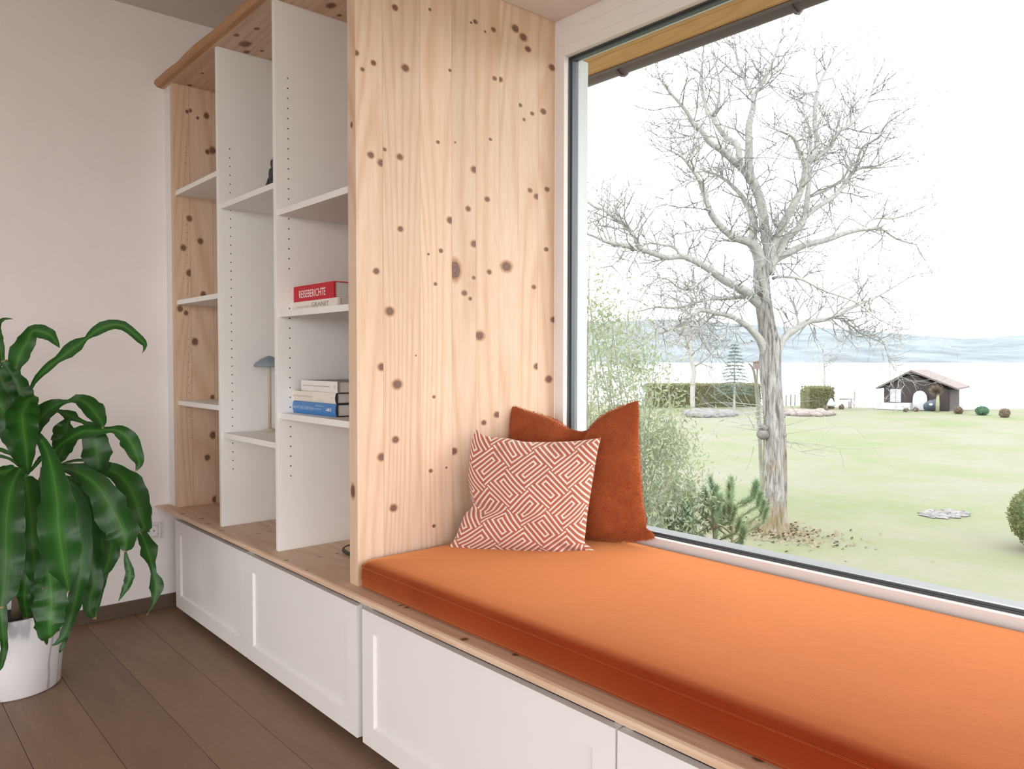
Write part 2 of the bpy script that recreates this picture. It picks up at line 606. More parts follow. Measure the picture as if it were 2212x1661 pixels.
# ------------------------------------------------------------------ bench: worktop and cabinets
bt = MB()
secs = 50
for i in range(secs + 1):
    x = .002 + 4.64 * (i / secs) ** 1.6
    e = min(1.0, x / .10)                                   # the plank tapers into a tip at the wall
    yf = -.045 - .018 * (1 - e) ** 2
    zb = .4265 + .012 * (1 - e)
    yb = WALLY - .001 if x < XP else YW - .001
    bt.v += [(x, yb, ZB), (x, yf + .008, ZB), (x, yf + .002, ZB - .0025), (x, yf, (ZB + zb) / 2), (x, yf + .001, zb + .001), (x, yf + .004, zb), (x, yb, zb)]
for i in range(secs):
    for k in range(7):
        bt.face((i * 7 + k, i * 7 + (k + 1) % 7, (i + 1) * 7 + (k + 1) % 7, (i + 1) * 7 + k))
bt.face(range(7)); bt.face([secs * 7 + k for k in range(7)])
bench = bt.build('bench_top', M_pine_x)
tag(bench, 'long pine bench top running from the wall under the orange seat cushion', 'bench top')
BK = []
for u, v, ru in [(1003, 1381, 14), (1115, 1414, 13), (880, 1312, 7), (866, 1308, 5), (1640, 1640, 22), (480, 1146, 5), (437, 1120, 6), (450, 1131, 5), (395, 1110, 5), (617, 1211, 6),
                 (660, 1232, 5), (578, 1136, 3), (583, 1148, 3), (557, 1153, 3), (729, 1195, 3), (690, 1204, 3)]:
    p = at_z(u, v, ZB)
    q = at_z(u + ru, v, ZB)
    BK.append((p.y, p.x, .012 + .15 * (q - p).length, .9 * (q - p).length))
knots_on(lambda aa, bb: Vector((bb, aa, ZB + .0004)), BK, -.036, WALLY, 'knots', bench)

YD = -.019
ZD0, ZD1 = .036, .3985


def cabinet(x0, x1, label, side_gap=False):
    t = thing('storage_cabinet', ((x0 + x1) / 2, .2, 0), label, 'cabinet', 'white cabinets under the bench')
    body = MB()
    body.box(x0 + .002, x0 + .020, .002, .40, .03, .4245); body.box(x1 - .020, x1 - .002, .002, .40, .03, .4245)
    body.box(x0 + .020, x1 - .020, .002, .40, .03, .048); body.box(x0 + .020, x1 - .020, .380, .40, .048, .4245)
    body.box(x0 + .020, x1 - .020, .002, .05, .408, .4245)
    body.build('body', M_lacq, t)
    MB().box(x0 + .004, x1 - .004, .045, .060, 0.0005, .03).build('toe_kick', M_dark, t)
    d = MB()
    a0, a1, b0, b1 = x0 + .0015, x1 - .0015, ZD0, ZD1
    s = .055
    i0, i1, j0, j1 = a0 + s, a1 - s, b0 + s, b1 - s
    d.box(a0, i0, YD, -.001, b0, b1); d.box(i1, a1, YD, -.001, b0, b1)
    d.box(i0, i1, YD, -.001, b0, j0); d.box(i0, i1, YD, -.001, j1, b1)
    door = d.build('door', M_lacq, t)
    c_ = .0055
    p = MB()
    yo, yi = YD + .0002, YD + .0075
    p.v += [(i0, yo, j0), (i1, yo, j0), (i1, yo, j1), (i0, yo, j1), (i0 + c_, yi, j0 + c_), (i1 - c_, yi, j0 + c_), (i1 - c_, yi, j1 - c_ * .3), (i0 + c_, yi, j1 - c_ * .3)]
    for k in range(4): p.face((k, (k + 1) % 4, 4 + (k + 1) % 4, 4 + k))
    p.face((4, 5, 6, 7))
    pn = p.build('door_panel', M_lacq, fix=False)
    pn.parent = door
    return t


cabinet(.1305, .8615, 'white shaker-front cabinet nearest the left wall under the shelves')
cabinet(.8625, 1.6135, 'white shaker-front cabinet under the right-hand shelves, second from the wall')
cabinet(1.6400, 2.5320, 'wide white shaker-front cabinet under the left end of the orange seat')
cabinet(2.5345, 3.4265, 'white cabinet cut off by the bottom edge, under the middle of the seat')
cabinet(3.4290, 4.3200, 'white cabinet under the far right of the seat, outside the picture')

# ------------------------------------------------------------------ fabrics
def velvet(name, col, hi, sheen_col, rough=.9, sheen=1.0, scale=900, blot=4.0, bmp=.25, sr=.5):
    m, nt, N, L, bs = new_mat(name)
    setp(bs, col, rough, sheen=sheen, sheen_r=sr, spec=.05)
    bs.inputs['Sheen Tint'].default_value = (*sheen_col, 1)
    vec = coords(N, L)
    f = ntex(N, L, vec, blot, 5, .6, .4)
    g = ntex(N, L, vec, scale, 2)
    k = mth(N, L, 'ADD', mth(N, L, 'MULTIPLY', f, .75), mth(N, L, 'MULTIPLY', g, .25))
    L.new(ramp(N, L, k, [(.3, col), (.72, hi)]), bs.inputs['Base Color'])
    h = mth(N, L, 'ADD', g, mth(N, L, 'MULTIPLY', ntex(N, L, vec, 14, 4, .6, 1.2), 2.0))
    bump(N, L, bs, h, bmp, .0012)
    return m


M_orange = velvet('orange_velvet', (.185, .019, .004), (.27, .034, .007), (1.0, .43, .17), sr=.45)
M_rust = velvet('rust_mohair', (.27, .058, .019), (.39, .098, .034), (1.0, .47, .25), .95, .8, 500, 30, .5)


def rounded_rect(x0, x1, y0, y1, r, n=8):
    pts = []
    for cx, cy, a0 in ((x1 - r, y0 + r, -90), (x1 - r, y1 - r, 0), (x0 + r, y1 - r, 90), (x0 + r, y0 + r, 180)):
        for k in range(n + 1):
            a = math.radians(a0 + 90 * k / n)
            pts.append((cx + r * math.cos(a), cy + r * math.sin(a)))
    return pts


cu = MB()
CX0, CX1, CY0, CY1 = XQ + .001, 4.60, -.003, YW - .006
rings = [(.014, ZB + .0008), (.004, .4475), (0, .456), (-.002, .475), (0, .494), (.004, .5035), (.008, .5095), (.015, .5145), (.035, .5185), (.08, .5212), (.16, .5226), (.26, .523)]
nn = None
for ins, z in rings:
    pts = rounded_rect(CX0 + ins, CX1 - ins, CY0 + ins, CY1 - ins, max(.032 - ins * .5, .012))
    nn = len(pts)
    cu.v += [(a, b, z) for a, b in pts]
for i in range(len(rings) - 1):
    for k in range(nn):
        cu.face((i * nn + k, i * nn + (k + 1) % nn, (i + 1) * nn + (k + 1) % nn, (i + 1) * nn + k))
cu.face(range(nn)); cu.face([(len(rings) - 1) * nn + k for k in range(nn)])
seat = cu.build('seat_cushion', M_orange, smooth=True)
tag(seat, 'long flat orange velvet seat cushion along the window', 'cushion')
pp = [(a, b, .5015) for a, b in rounded_rect(CX0 + .001, CX1 - .001, CY0 + .001, CY1 - .001, .032)]
MB().tube(pp + [pp[0]], .0016, 6).build('piping', M_orange, seat, smooth=True)
pp = [(a, b, .4495) for a, b in rounded_rect(CX0 + .001, CX1 - .001, CY0 + .001, CY1 - .001, .032)]
MB().tube(pp + [pp[0]], .0014, 6).build('piping', M_orange, seat, smooth=True)


# ------------------------------------------------------------------ pillows
def resample(pts, n):
    pts = [Vector(p) for p in pts]
    d = [0]
    for a, b in zip(pts, pts[1:]): d.append(d[-1] + (b - a).length)
    out = []
    for i in range(n + 1):
        t = d[-1] * i / n
        k = 0
        while k < len(d) - 2 and d[k + 1] < t: k += 1
        f = (t - d[k]) / max(1e-9, d[k + 1] - d[k])
        out.append(pts[k].lerp(pts[k + 1], min(1, f)))
    for _ in range(2):
        out = [out[0]] + [out[i] * .5 + (out[i - 1] + out[i + 1]) * .25 for i in range(1, n)] + [out[-1]]
    return out


def pillow(name, base_l, base_r, tilt, z0, sides, mat, n, thick, folds, seed, size):
    """sides: top, right, bottom, left outlines in photo pixels, met by the pillow's leaning plane"""
    bl, br = Vector((*base_l, z0)), Vector((*base_r, z0))
    ux = (br - bl).normalized()
    back = Vector((-ux.y, ux.x, 0))
    uy = (Vector((0, 0, 1)) * math.cos(tilt) + back * math.sin(tilt)).normalized()
    nrm = ux.cross(uy)                              # towards the room

    def hit(p):
        d = sight(*p)
        t = (bl - CAM).dot(nrm) / d.dot(nrm)
        q = CAM + d * t - bl
        return Vector((q.dot(ux), q.dot(uy)))
    top, right, bottom, left = [resample([hit(p) for p in s], n) for s in sides]
    # top: left->right, bottom: left->right, left: bottom->top, right: bottom->top
    tl, tr, bl2, br2 = top[0], top[-1], bottom[0], bottom[-1]
    mb = MB(); uvs = []
    idx = {}
    for side in (1, -1):
        for j in range(n + 1):
            for i in range(n + 1):
                u, v = i / n, j / n
                if side == -1 and (i in (0, n) or j in (0, n)):
                    idx[(side, i, j)] = idx[(1, i, j)]
                    continue
                p = bottom[i] * (1 - v) + top[i] * v + left[j] * (1 - u) + right[j] * u \
                    - (bl2 * (1 - u) * (1 - v) + br2 * u * (1 - v) + tl * (1 - u) * v + tr * u * v)
                e = min(1, (4 * u * (1 - u)) ** .62 * (4 * v * (1 - v)) ** .62)
                h = thick * e
                wr = noise.noise(Vector((p.x * 9 + seed, p.y * 9, side * 3))) * .014 + noise.noise(Vector((p.x * 26, p.y * 26 + seed, side))) * .003
                h += wr * e ** .5
                for fx, fy, fr, fd, ang in folds:
                    dx, dy = u - fx, v - fy
                    a = dx * math.cos(ang) + dy * math.sin(ang); b = -dx * math.sin(ang) + dy * math.cos(ang)
                    h -= fd * math.exp(-(a * a) / (fr * fr) - (b * b) / (fr * fr * .09)) * e ** .25
                w = bl + ux * p.x + uy * p.y + nrm * (side * max(h, .002 * e))
                idx[(side, i, j)] = len(mb.v)
                mb.v.append(tuple(w)); uvs.append((u * size, v * size))
        for j in range(n):
            for i in range(n):
                q = [idx[(side, i, j)], idx[(side, i + 1, j)], idx[(side, i + 1, j + 1)], idx[(side, i, j + 1)]]
                mb.face(q if side == 1 else q[::-1])
    o = mb.build(name, mat, smooth=True, fix=False)
    ul = o.data.uv_layers.new(name='UVMap')
    for l in o.data.loops: ul.data[l.index].uv = uvs[l.vertex_index]
    return o


def meander_mat(w):
    m, nt, N, L, bs = new_mat('meander_weave')
    setp(bs, rough=.9, sheen=.3, spec=.08)
    uv = N.new('ShaderNodeUVMap')
    sp = N.new('ShaderNodeSeparateXYZ'); L.new(uv.outputs[0], sp.inputs[0])
    U, V = sp.outputs[0], sp.outputs[1]
    M = lambda op, a, b=None, c=None: mth(N, L, op, a, b, c)
    r2 = math.sqrt(.5) / w
    s = M('ADD', M('MULTIPLY', M('SUBTRACT', U, V), r2), 400.0 + 1.0)       # along the falling diagonal, in stripe widths
    t = M('ADD', M('MULTIPLY', M('ADD', U, V), r2), 400.0 + 3.0)
    cell = 7.0
    si, ti = M('FLOOR', M('DIVIDE', s, cell)), M('FLOOR', M('DIVIDE', t, cell))
    sl = M('SUBTRACT', M('SUBTRACT', s, M('MULTIPLY', si, cell)), cell / 2)
    tl = M('SUBTRACT', M('SUBTRACT', t, M('MULTIPLY', ti, cell)), cell / 2)
    par = M('MODULO', M('ADD', si, ti), 2.0)
    # odd cells turn by a quarter
    A = M('ADD', M('MULTIPLY', sl, M('SUBTRACT', 1.0, par)), M('MULTIPLY', tl, par))
    B = M('ADD', M('MULTIPLY', tl, M('SUBTRACT', 1.0, par)), M('MULTIPLY', sl, par))
    neg = M('LESS_THAN', A, 0.0)
    sgn = M('SUBTRACT', M('MULTIPLY', neg, 2.0), 1.0)                          # +1 upper half, -1 lower half
    f = M('MAXIMUM', M('ABSOLUTE', M('SUBTRACT', B, M('MULTIPLY', sgn, .5))), M('SUBTRACT', M('ABSOLUTE', A), 1.5))
    band = M('ABSOLUTE', M('SUBTRACT', M('FRACT', f), .5))
    wob = M('MULTIPLY', M('SUBTRACT', ntex(N, L, coords(N, L), 420, 2), .5), .16)
    k = M('ADD', band, wob)
    fac = ramp(N, L, k, [(.175, (1, 1, 1)), (.215, (0, 0, 0))])
    thread = ntex(N, L, coords(N, L), 700, 2)
    terra = ramp(N, L, thread, [(.3, (.34, .095, .06)), (.7, (.45, .145, .098))])
    cream = ramp(N, L, thread, [(.3, (.64, .56, .50)), (.7, (.78, .71, .65))])
    L.new(mixc(N, L, terra, cream, fac), bs.inputs['Base Color'])
    bump(N, L, bs, M('ADD', M('MULTIPLY', fac, .6), thread), .35, .0010)
    return m


M_meander = meander_mat(.0146)
rust = pillow('throw_pillow', (1.615, .535), (1.985, .695), .10, .520,
              ([(1099, 876), (1116, 877), (1142, 887), (1174, 896), (1205, 908), (1226, 924), (1252, 931), (1270, 929), (1284, 911), (1310, 890), (1341, 877), (1366, 866), (1380, 864)],
               [(1417, 1163), (1414, 1152), (1396, 1141), (1397, 1120), (1390, 1089), (1387, 1050), (1385, 1010), (1382, 971), (1381, 932), (1382, 892), (1380, 864)],
               [(1112, 1152), (1150, 1158), (1200, 1163), (1273, 1167), (1313, 1171), (1352, 1171), (1394, 1169), (1417, 1163)],
               [(1112, 1152), (1106, 1100), (1104, 1040), (1101, 980), (1099, 908), (1099, 876)]),
              M_rust, 64, .074, [(.58, .97, .10, .05, 1.2), (.5, .88, .16, .03, 1.5), (.94, .07, .10, .03, .7)], 3.0, .45)
tag(rust, 'fluffy rust brown pillow with dented top against the window', 'pillow')
patt = pillow('throw_pillow', (1.655, .275), (1.945, .525), .17, .516,
              ([(1028, 925), (1040, 938), (1060, 943), (1100, 946), (1130, 953), (1180, 954), (1240, 952), (1275, 948), (1300, 944)],
               [(1291, 1193), (1276, 1180), (1263, 1172), (1266, 1150), (1270, 1110), (1278, 1060), (1286, 1010), (1292, 975), (1300, 944)],
               [(962, 1189), (1000, 1194), (1060, 1196), (1120, 1197), (1190, 1201), (1240, 1206), (1270, 1205), (1291, 1193)],
               [(962, 1189), (983, 1160), (993, 1134), (1003, 1110), (1022, 1092), (1015, 1063), (1010, 1029), (1015, 976), (1020, 945), (1028, 925)]),
              M_meander, 72, .070, [(.07, .40, .16, .022, .0), (.90, .07, .10, .035, -.6), (.25, .93, .12, .012, .8), (.62, .95, .10, .014, -.6)], 8.0, .45)
tag(patt, 'terracotta and cream meander-patterned pillow in front of the rust pillow', 'pillow')
fz = MB()
rf_ = random.Random(77)
rme = rust.data
for pl in rme.polygons:
    for _ in range(9):
        vs_ = [rme.vertices[i].co for i in pl.vertices]
        a, b = rf_.random(), rf_.random()
        p = (vs_[0] * (1 - a) + vs_[1] * a) * (1 - b) + (vs_[3] * (1 - a) + vs_[2] * a) * b
        d = (pl.normal + Vector((rf_.gauss(0, .45), rf_.gauss(0, .45), rf_.gauss(0, .45) - .25))).normalized()
        s_ = d.orthogonal().normalized() * .0005
        b0 = len(fz.v)
        fz.v += [tuple(p - s_), tuple(p + s_), tuple(p + d * rf_.uniform(.004, .0095))]
        fz.face((b0, b0 + 1, b0 + 2))
fzo = fz.build('fuzz', M_rust, rust, fix=False)
fzo['kind'] = 'stuff'
for o in (rust, patt):
    md = o.modifiers.new('subdiv', 'SUBSURF'); md.levels = 1; md.render_levels = 1

# ------------------------------------------------------------------ books
M_page = plain('book_pages', (.62, .60, .57), .9, .08, 200)
M_cover_red = plain('red_cloth_cover', (.50, .016, .03), .7, .08, 300, .2, .0003)
M_cover_cream = plain('cream_cover', (.76, .71, .64), .6, .03, 60)
M_cover_white = plain('white_cover', (.78, .76, .75), .45, .02, 60)
M_cover_blue = plain('blue_cover', (.045, .20, .50), .4, .05, 60)
M_black = plain('black_ink', (.03, .03, .035), .6, .05, 60)
M_ink_white = plain('white_ink', (.85, .82, .82), .6, .02, 60)
M_ink_grey = plain('grey_ink', (.25, .24, .23), .6, .05, 60)
M_ink_pale = plain('pale_ink', (.52, .48, .44), .6, .05, 60)
M_ink_blue = plain('light_blue_ink', (.50, .62, .78), .6, .02, 60)
M_ink_green = plain('dark_green_ink', (.05, .14, .12), .6, .05, 60)


def lettering(text, origin, xdir, ydir, height, width, mat, parent, bold=0.0):
    cv = bpy.data.curves.new('lettering', 'FONT')
    cv.body = text; cv.size = 1.0; cv.resolution_u = 2; cv.offset = bold
    tmp = bpy.data.objects.new('tmp', cv)
    C.objects.link(tmp)
    dg = bpy.context.evaluated_depsgraph_get()
    me = bpy.data.meshes.new_from_object(tmp.evaluated_get(dg))
    C.objects.unlink(tmp); bpy.data.objects.remove(tmp); bpy.data.curves.remove(cv)
    xs = [v.co.x for v in me.vertices]; ys = [v.co.y for v in me.vertices]
    x0, x1, y0, y1 = min(xs), max(xs), min(ys), max(ys)
    xd, yd = Vector(xdir), Vector(ydir)
    for v in me.vertices:
        a = (v.co.x - x0) / (x1 - x0) * width; b = (v.co.y - y0) / (y1 - y0) * height
        v.co = Vector(origin) + xd * a + yd * b
    me.materials.clear(); me.materials.append(mat)
    o = bpy.data.objects.new('lettering', me)
    C.objects.link(o); adopt(o, parent)
    return o


def book(x0, x1, y0, z0, z1, depth, cov, label, ang=0.0, board=.0025, rspine=True, edge=None):
    """a closed book lying flat; the spine (at y0) faces the room"""
    t = thing('book', ((x0 + x1) / 2, y0 + depth / 2, z0), label, 'book', 'books lying on the shelves')
    # everything is built upright here and turned about its middle
    c0 = Vector(((x0 + x1) / 2, y0 + depth / 2, 0))
    rot = Matrix.Translation(c0) @ Matrix.Rotation(ang, 4, 'Z') @ Matrix.Translation(-c0)
    m = MB()
    out = []
    ns = 6
    for k in range(ns + 1):
        a = math.pi * k / ns
        bul = .004 if rspine else .0005
        out.append((y0 - bul * math.sin(a), z0 + (z1 - z0) * k / ns))
    prof = out + [(y0 + depth, z1), (y0 + depth, z1 - board), (y0 + .006, z1 - board), (y0 + .006, z0 + board), (y0 + depth, z0 + board), (y0 + depth, z0)]
    n = len(prof)
    m.v = [(x0, a, b) for a, b in prof] + [(x1, a, b) for a, b in prof]
    m.face(range(n)); m.face([n + i for i in range(n)][::-1])
    for i in range(n):
        j = (i + 1) % n
        m.face((i, n + i, n + j, j), 1 if (edge and i >= ns) else 0)
    m.mi[0] = m.mi[1] = 1 if edge else 0
    cover = m.build('cover', [cov, edge] if edge else cov, t)
    pg = MB().box(x0 + .004, x1 - .003, y0 + .006, y0 + depth - .004, z0 + board, z1 - board).build('pages', M_page, t)
    return t, rot, [cover, pg]


def turn(objs, rot):
    for o in objs:
        o.data.transform(rot)


ZS2, ZS3 = 1.2185, .8920
XDIR, ZUP = (1, 0, 0), (0, 0, 1)
YB = .055


def bx(u, y=YB):      # x on a spine plane for a pixel column near the books
    return at_y(u, 640, y).x


# two books on the middle shelf
xa, xb = bx(612), bx(724)
t, rot, objs = book(xa, xb + .02, YB, ZS2 + .0005, ZS2 + .030, .26, M_cover_cream, 'cream book lying under the red book', .0, .002)
objs.append(lettering('GRANIT', (bx(675), YB - .0045, ZS2 + .009), XDIR, ZUP, .0135, bx(713) - bx(675), M_ink_grey, t))
objs.append(lettering('LITERATUR IM WALD', (bx(643), YB - .0045, ZS2 + .009), XDIR, ZUP, .006, bx(672) - bx(643), M_ink_pale, t))
turn(objs, rot)
xa, xb = bx(632), bx(719)
t, rot, objs = book(xa, xb, YB + .004, ZS2 + .0305, ZS2 + .0305 + .050, .25, M_cover_red, 'red cloth-bound book on top of the cream book', .0, .003, False)
objs.append(lettering('REISEBERICHTE', (bx(644), YB + .0032, ZS2 + .042), XDIR, ZUP, .0235, bx(701) - bx(644), M_ink_white, t))
turn(objs, rot)
# three books on the lower shelf (lettering upside down)
ND, DN = (-1, 0, 0), (0, 0, -1)
h1, h2, h3 = .0385, .0335, .0345


def bx3(u):
    return at_y(u, 870, YB).x


t, rot, objs = book(bx3(620), bx3(727), YB, ZS3 + .0005, ZS3 + h1, .23, M_cover_blue, 'blue hardcover book lying at the bottom of the stack of three', .0, .003, True, M_black)
objs.append(lettering('HÄUSER DES JAHRES', (bx3(680), YB - .0045, ZS3 + .027), ND, DN, .014, bx3(680) - bx3(633), M_ink_blue, t))
objs.append(lettering('Architektur', (bx3(701), YB - .0043, ZS3 + .0315), ND, DN, .0055, bx3(701) - bx3(683), M_ink_blue, t))
objs.append(lettering('wohnen', (bx3(697), YB - .0043, ZS3 + .0215), ND, DN, .005, bx3(697) - bx3(682), M_ink_blue, t))
objs.append(lettering('DBM', (bx3(718), YB - .0045, ZS3 + .025), ND, DN, .009, bx3(718) - bx3(707), M_ink_white, t, .02))
band = MB()
xx0, xx1 = bx3(623.5), bx3(629)
band.poly([(xx0, YB - .0046, ZS3 + .004), (xx0 + .012, YB - .0046, ZS3 + .004), (xx1 + .006, YB - .0046, ZS3 + .035), (xx0 + .010, YB - .0046, ZS3 + .035)])
objs.append(band.build('spine_mark', M_ink_white, t))
band = MB().poly([(xx0 + .006, YB - .0049, ZS3 + .004), (xx0 + .012, YB - .0049, ZS3 + .004), (xx0 + .010, YB - .0049, ZS3 + .019), (xx0 + .016, YB - .0049, ZS3 + .035), (xx0 + .008, YB - .0049, ZS3 + .020)])
objs.append(band.build('spine_mark', M_ink_green, t))
turn(objs, rot)
t, rot, objs = book(bx3(630.5), bx3(725), YB + .002, ZS3 + h1 + .0005, ZS3 + h1 + h2, .22, M_cover_cream, 'cream book in the middle of the stack of three', .0, .003, True, M_black)
objs.append(lettering('Berlin: Spaziergang eins zwei', (bx3(676), YB - .0025, ZS3 + h1 + .022), ND, DN, .009, bx3(676) - bx3(635), M_ink_pale, t))
objs.append(lettering('C', (bx3(720), YB - .0025, ZS3 + h1 + .020), ND, DN, .006, .006, M_ink_grey, t))
turn(objs, rot)
t, rot, objs = book(bx3(647.5), bx3(729), YB + .004, ZS3 + h1 + h2 + .0005, ZS3 + h1 + h2 + h3, .20, M_cover_white, 'white paperback on top of the stack of three', -.02, .0025, False, M_ink_grey)
objs.append(lettering('Literatur einer Reise durch das Seenland', (bx3(652), YB + .0030, ZS3 + h1 + h2 + .0165), XDIR, ZUP, .0042, bx3(712) - bx3(652), M_ink_grey, t))
objs.append(lettering('O', (bx3(722), YB + .0030, ZS3 + h1 + h2 + .012), XDIR, ZUP, .010, .005, M_ink_grey, t))
turn(objs, rot)

# ------------------------------------------------------------------ small things on the shelves
M_bronze = plain('dark_bronze', (.035, .040, .035), .45, .35, 60, .4, .002)
fg = thing('figurine', (1.02, .12, 1.6347), 'small dark carved figurine half hidden behind the white divider', 'figurine')


def blob(mb, c, r, n=8, m=6):
    pr = [(max(1e-4, math.sin(math.pi * k / m)), -math.cos(math.pi * k / m)) for k in range(m + 1)]
    b = len(mb.v)
    for s, z in pr:
        for k in range(n):
            a = 2 * math.pi * k / n
            jit = 1 + .12 * noise.noise(Vector((c[0] * 90 + math.cos(a) * 2, c[1] * 90 + math.sin(a) * 2, z * 2)))
            mb.v.append((c[0] + r[0] * s * math.cos(a) * jit, c[1] + r[1] * s * math.sin(a) * jit, c[2] + r[2] * z))
    for i in range(m):
        for k in range(n):
            mb.face((b + i * n + k, b + i * n + (k + 1) % n, b + (i + 1) * n + (k + 1) % n, b + (i + 1) * n + k))


fx, fy, fz = at_y(576.5, 386, .105).x + .036, .12, 1.6347
b_ = MB()
blob(b_, (fx, fy, fz + .045), (.024, .022, .05)); blob(b_, (fx, fy, fz + .085), (.028, .024, .03)); b_.build('body', M_bronze, fg, smooth=True)
b_ = MB(); blob(b_, (fx - .003, fy, fz + .122), (.016, .017, .020)); blob(b_, (fx - .001, fy, fz + .142), (.009, .009, .010)); b_.build('head', M_bronze, fg, smooth=True)
b_ = MB(); blob(b_, (fx - .014, fy - .015, fz + .014), (.022, .022, .0135)); blob(b_, (fx + .012, fy - .012, fz + .014), (.022, .022, .0135)); b_.build('legs', M_bronze, fg, smooth=True)
b_ = MB(); b_.tube([(fx - .024, fy, fz + .095), (fx - .030, fy - .012, fz + .06), (fx - .020, fy - .026, fz + .034)], [.008, .007, .006], 7)
b_.tube([(fx + .024, fy, fz + .095), (fx + .030, fy - .012, fz + .06), (fx + .018, fy - .026, fz + .034)], [.008, .007, .006], 7); b_.build('arms', M_bronze, fg, smooth=True)

M_greyc = plain('blue_grey_ceramic', (.22, .27, .31), .5, .08, 30)
M_tan = plain('pale_wood_stem', (.55, .48, .38), .6, .08, 40)
orn_c = (at_y(568.5, 789, .16).x + .055, .16)
orn = thing('ornament', (*orn_c, .793), 'grey cone-topped ornament mostly hidden behind the white divider', 'ornament')
MB().lathe([(.030, .7932), (.030, .799), (.008, .806)], *orn_c, 24).build('base', M_tan, orn, smooth=True)
MB().lathe([(.006, .803), (.006, 1.045)], *orn_c, 14).build('stem', M_tan, orn, smooth=True)
MB().lathe([(.054, 1.036), (.056, 1.042), (.052, 1.050), (.030, 1.066), (.010, 1.076), (.002, 1.078)], *orn_c, 32, True, True).build('top', M_greyc, orn, smooth=True)

M_cable = plain('black_rubber', (.03, .032, .03), .5, .1, 60)
cb = thing('cable', (1.52, .2, ZB), 'black cable looped on the pine bench beside the tall panel', 'cable')
cp = [at_z(741.5, 1184, ZB + .012), at_z(744, 1182, ZB + .016), at_z(749, 1179, ZB + .02), at_z(757, 1177, ZB + .02), at_z(772, 1176, ZB + .02)]
MB().tube(cp, .0022, 8).build('loop', M_cable, cb, smooth=True)
cp = [at_z(741.5, 1184, ZB + .012), at_z(742.5, 1189, ZB + .008), at_z(748, 1193, ZB + .007), at_z(754, 1196, ZB + .007), at_z(765, 1199, ZB + .007)]
MB().tube(cp, [.003, .006, .006, .006, .006], 8).build('sleeve', M_cable, cb, smooth=True)

# ------------------------------------------------------------------ sockets on the left wall
M_sock = plain('socket_plastic', (.72, .70, .68), .4, .01, 30)
for i, (u, v) in enumerate(((327, 1147), (305, 1158))):
    p = at_x(u, v, 0)
    if i == 1: p = Vector((0, sp_y - .071, sp_z))
    else: sp_y, sp_z = p.y, p.z
    s_ = thing('wall_socket', (0, p.y, p.z), ['white wall socket beside the plant, nearer the cabinets', 'white wall socket half hidden by the plant leaves'][i], 'socket', 'sockets on the white wall')
    fr = MB()
    w = .0355
    fr.box(0.0005, .009, p.y - w, p.y + w, p.z - w, p.z - .026); fr.box(0.0005, .009, p.y - w, p.y + w, p.z + .026, p.z + w)
    fr.box(0.0005, .009, p.y - w, p.y - .026, p.z - .026, p.z + .026); fr.box(0.0005, .009, p.y + .026, p.y + w, p.z - .026, p.z + .026)
    fr.build('frame', M_sock, s_, bevel=.001)
    ins = MB()
    n = 24
    for rr, xx in ((.0255, .0095), (.0205, .0095), (.0195, .003)):
        for k in range(n):
            a = 2 * math.pi * k / n
            ins.v.append((xx, p.y + rr * math.cos(a), p.z + rr * math.sin(a)))
    for q in range(2):
        for k in range(n): ins.face((q * n + k, q * n + (k + 1) % n, (q + 1) * n + (k + 1) % n, (q + 1) * n + k))
    ins.face([2 * n + k for k in range(n)])
    ins.build('insert', M_sock, s_)
    for dy in (-.0095, .0095):
        h = MB().tube([(.001, p.y + dy, p.z), (.0034, p.y + dy, p.z)], .0028, 10); h.build('pin_hole', M_dark, s_)

# ================================================================== POTTED PLANT
PC = Vector((.512, -.650, 0))
plant = thing('potted_plant', PC, 'tall leafy corn plant in a white marbled pot at the left edge', 'plant')


def marble():
    m, nt, N, L, bs = new_mat('white_marbled_pot')
    setp(bs, rough=.4, spec=.4)
    vec = coords(N, L, (1, 1, .35))
    w = N.new('ShaderNodeTexWave'); w.inputs['Scale'].default_value = 9; w.inputs['Distortion'].default_value = 5; w.inputs['Detail'].default_value = 3
    w.bands_direction = 'X'
    L.new(vec, w.inputs['Vector'])
    L.new(ramp(N, L, w.outputs['Fac'], [(0, (.42, .42, .45)), (.05, (.66, .66, .69)), (.14, (.74, .74, .77)), (1, (.77, .77, .80))]), bs.inputs['Base Color'])
    return m


M_pot = marble()
M_soil = plain('dark_soil', (.02, .016, .012), .95, .3, 60, .6, .004)
M_cane = plain('plant_cane', (.16, .12, .07), .8, .2, 50, .4, .002)
MB().lathe([(.128, .001), (.133, .006), (.153, .252), (.152, .256), (.147, .255), (.145, .240), (.142, .215)], PC.x, PC.y, 56).build('pot', M_pot, plant, smooth=True)
MB().lathe([(.1415, .2145), (.10, .218), (.03, .22), (.001, .22)], PC.x, PC.y, 32, False).build('soil', M_soil, plant, smooth=True)


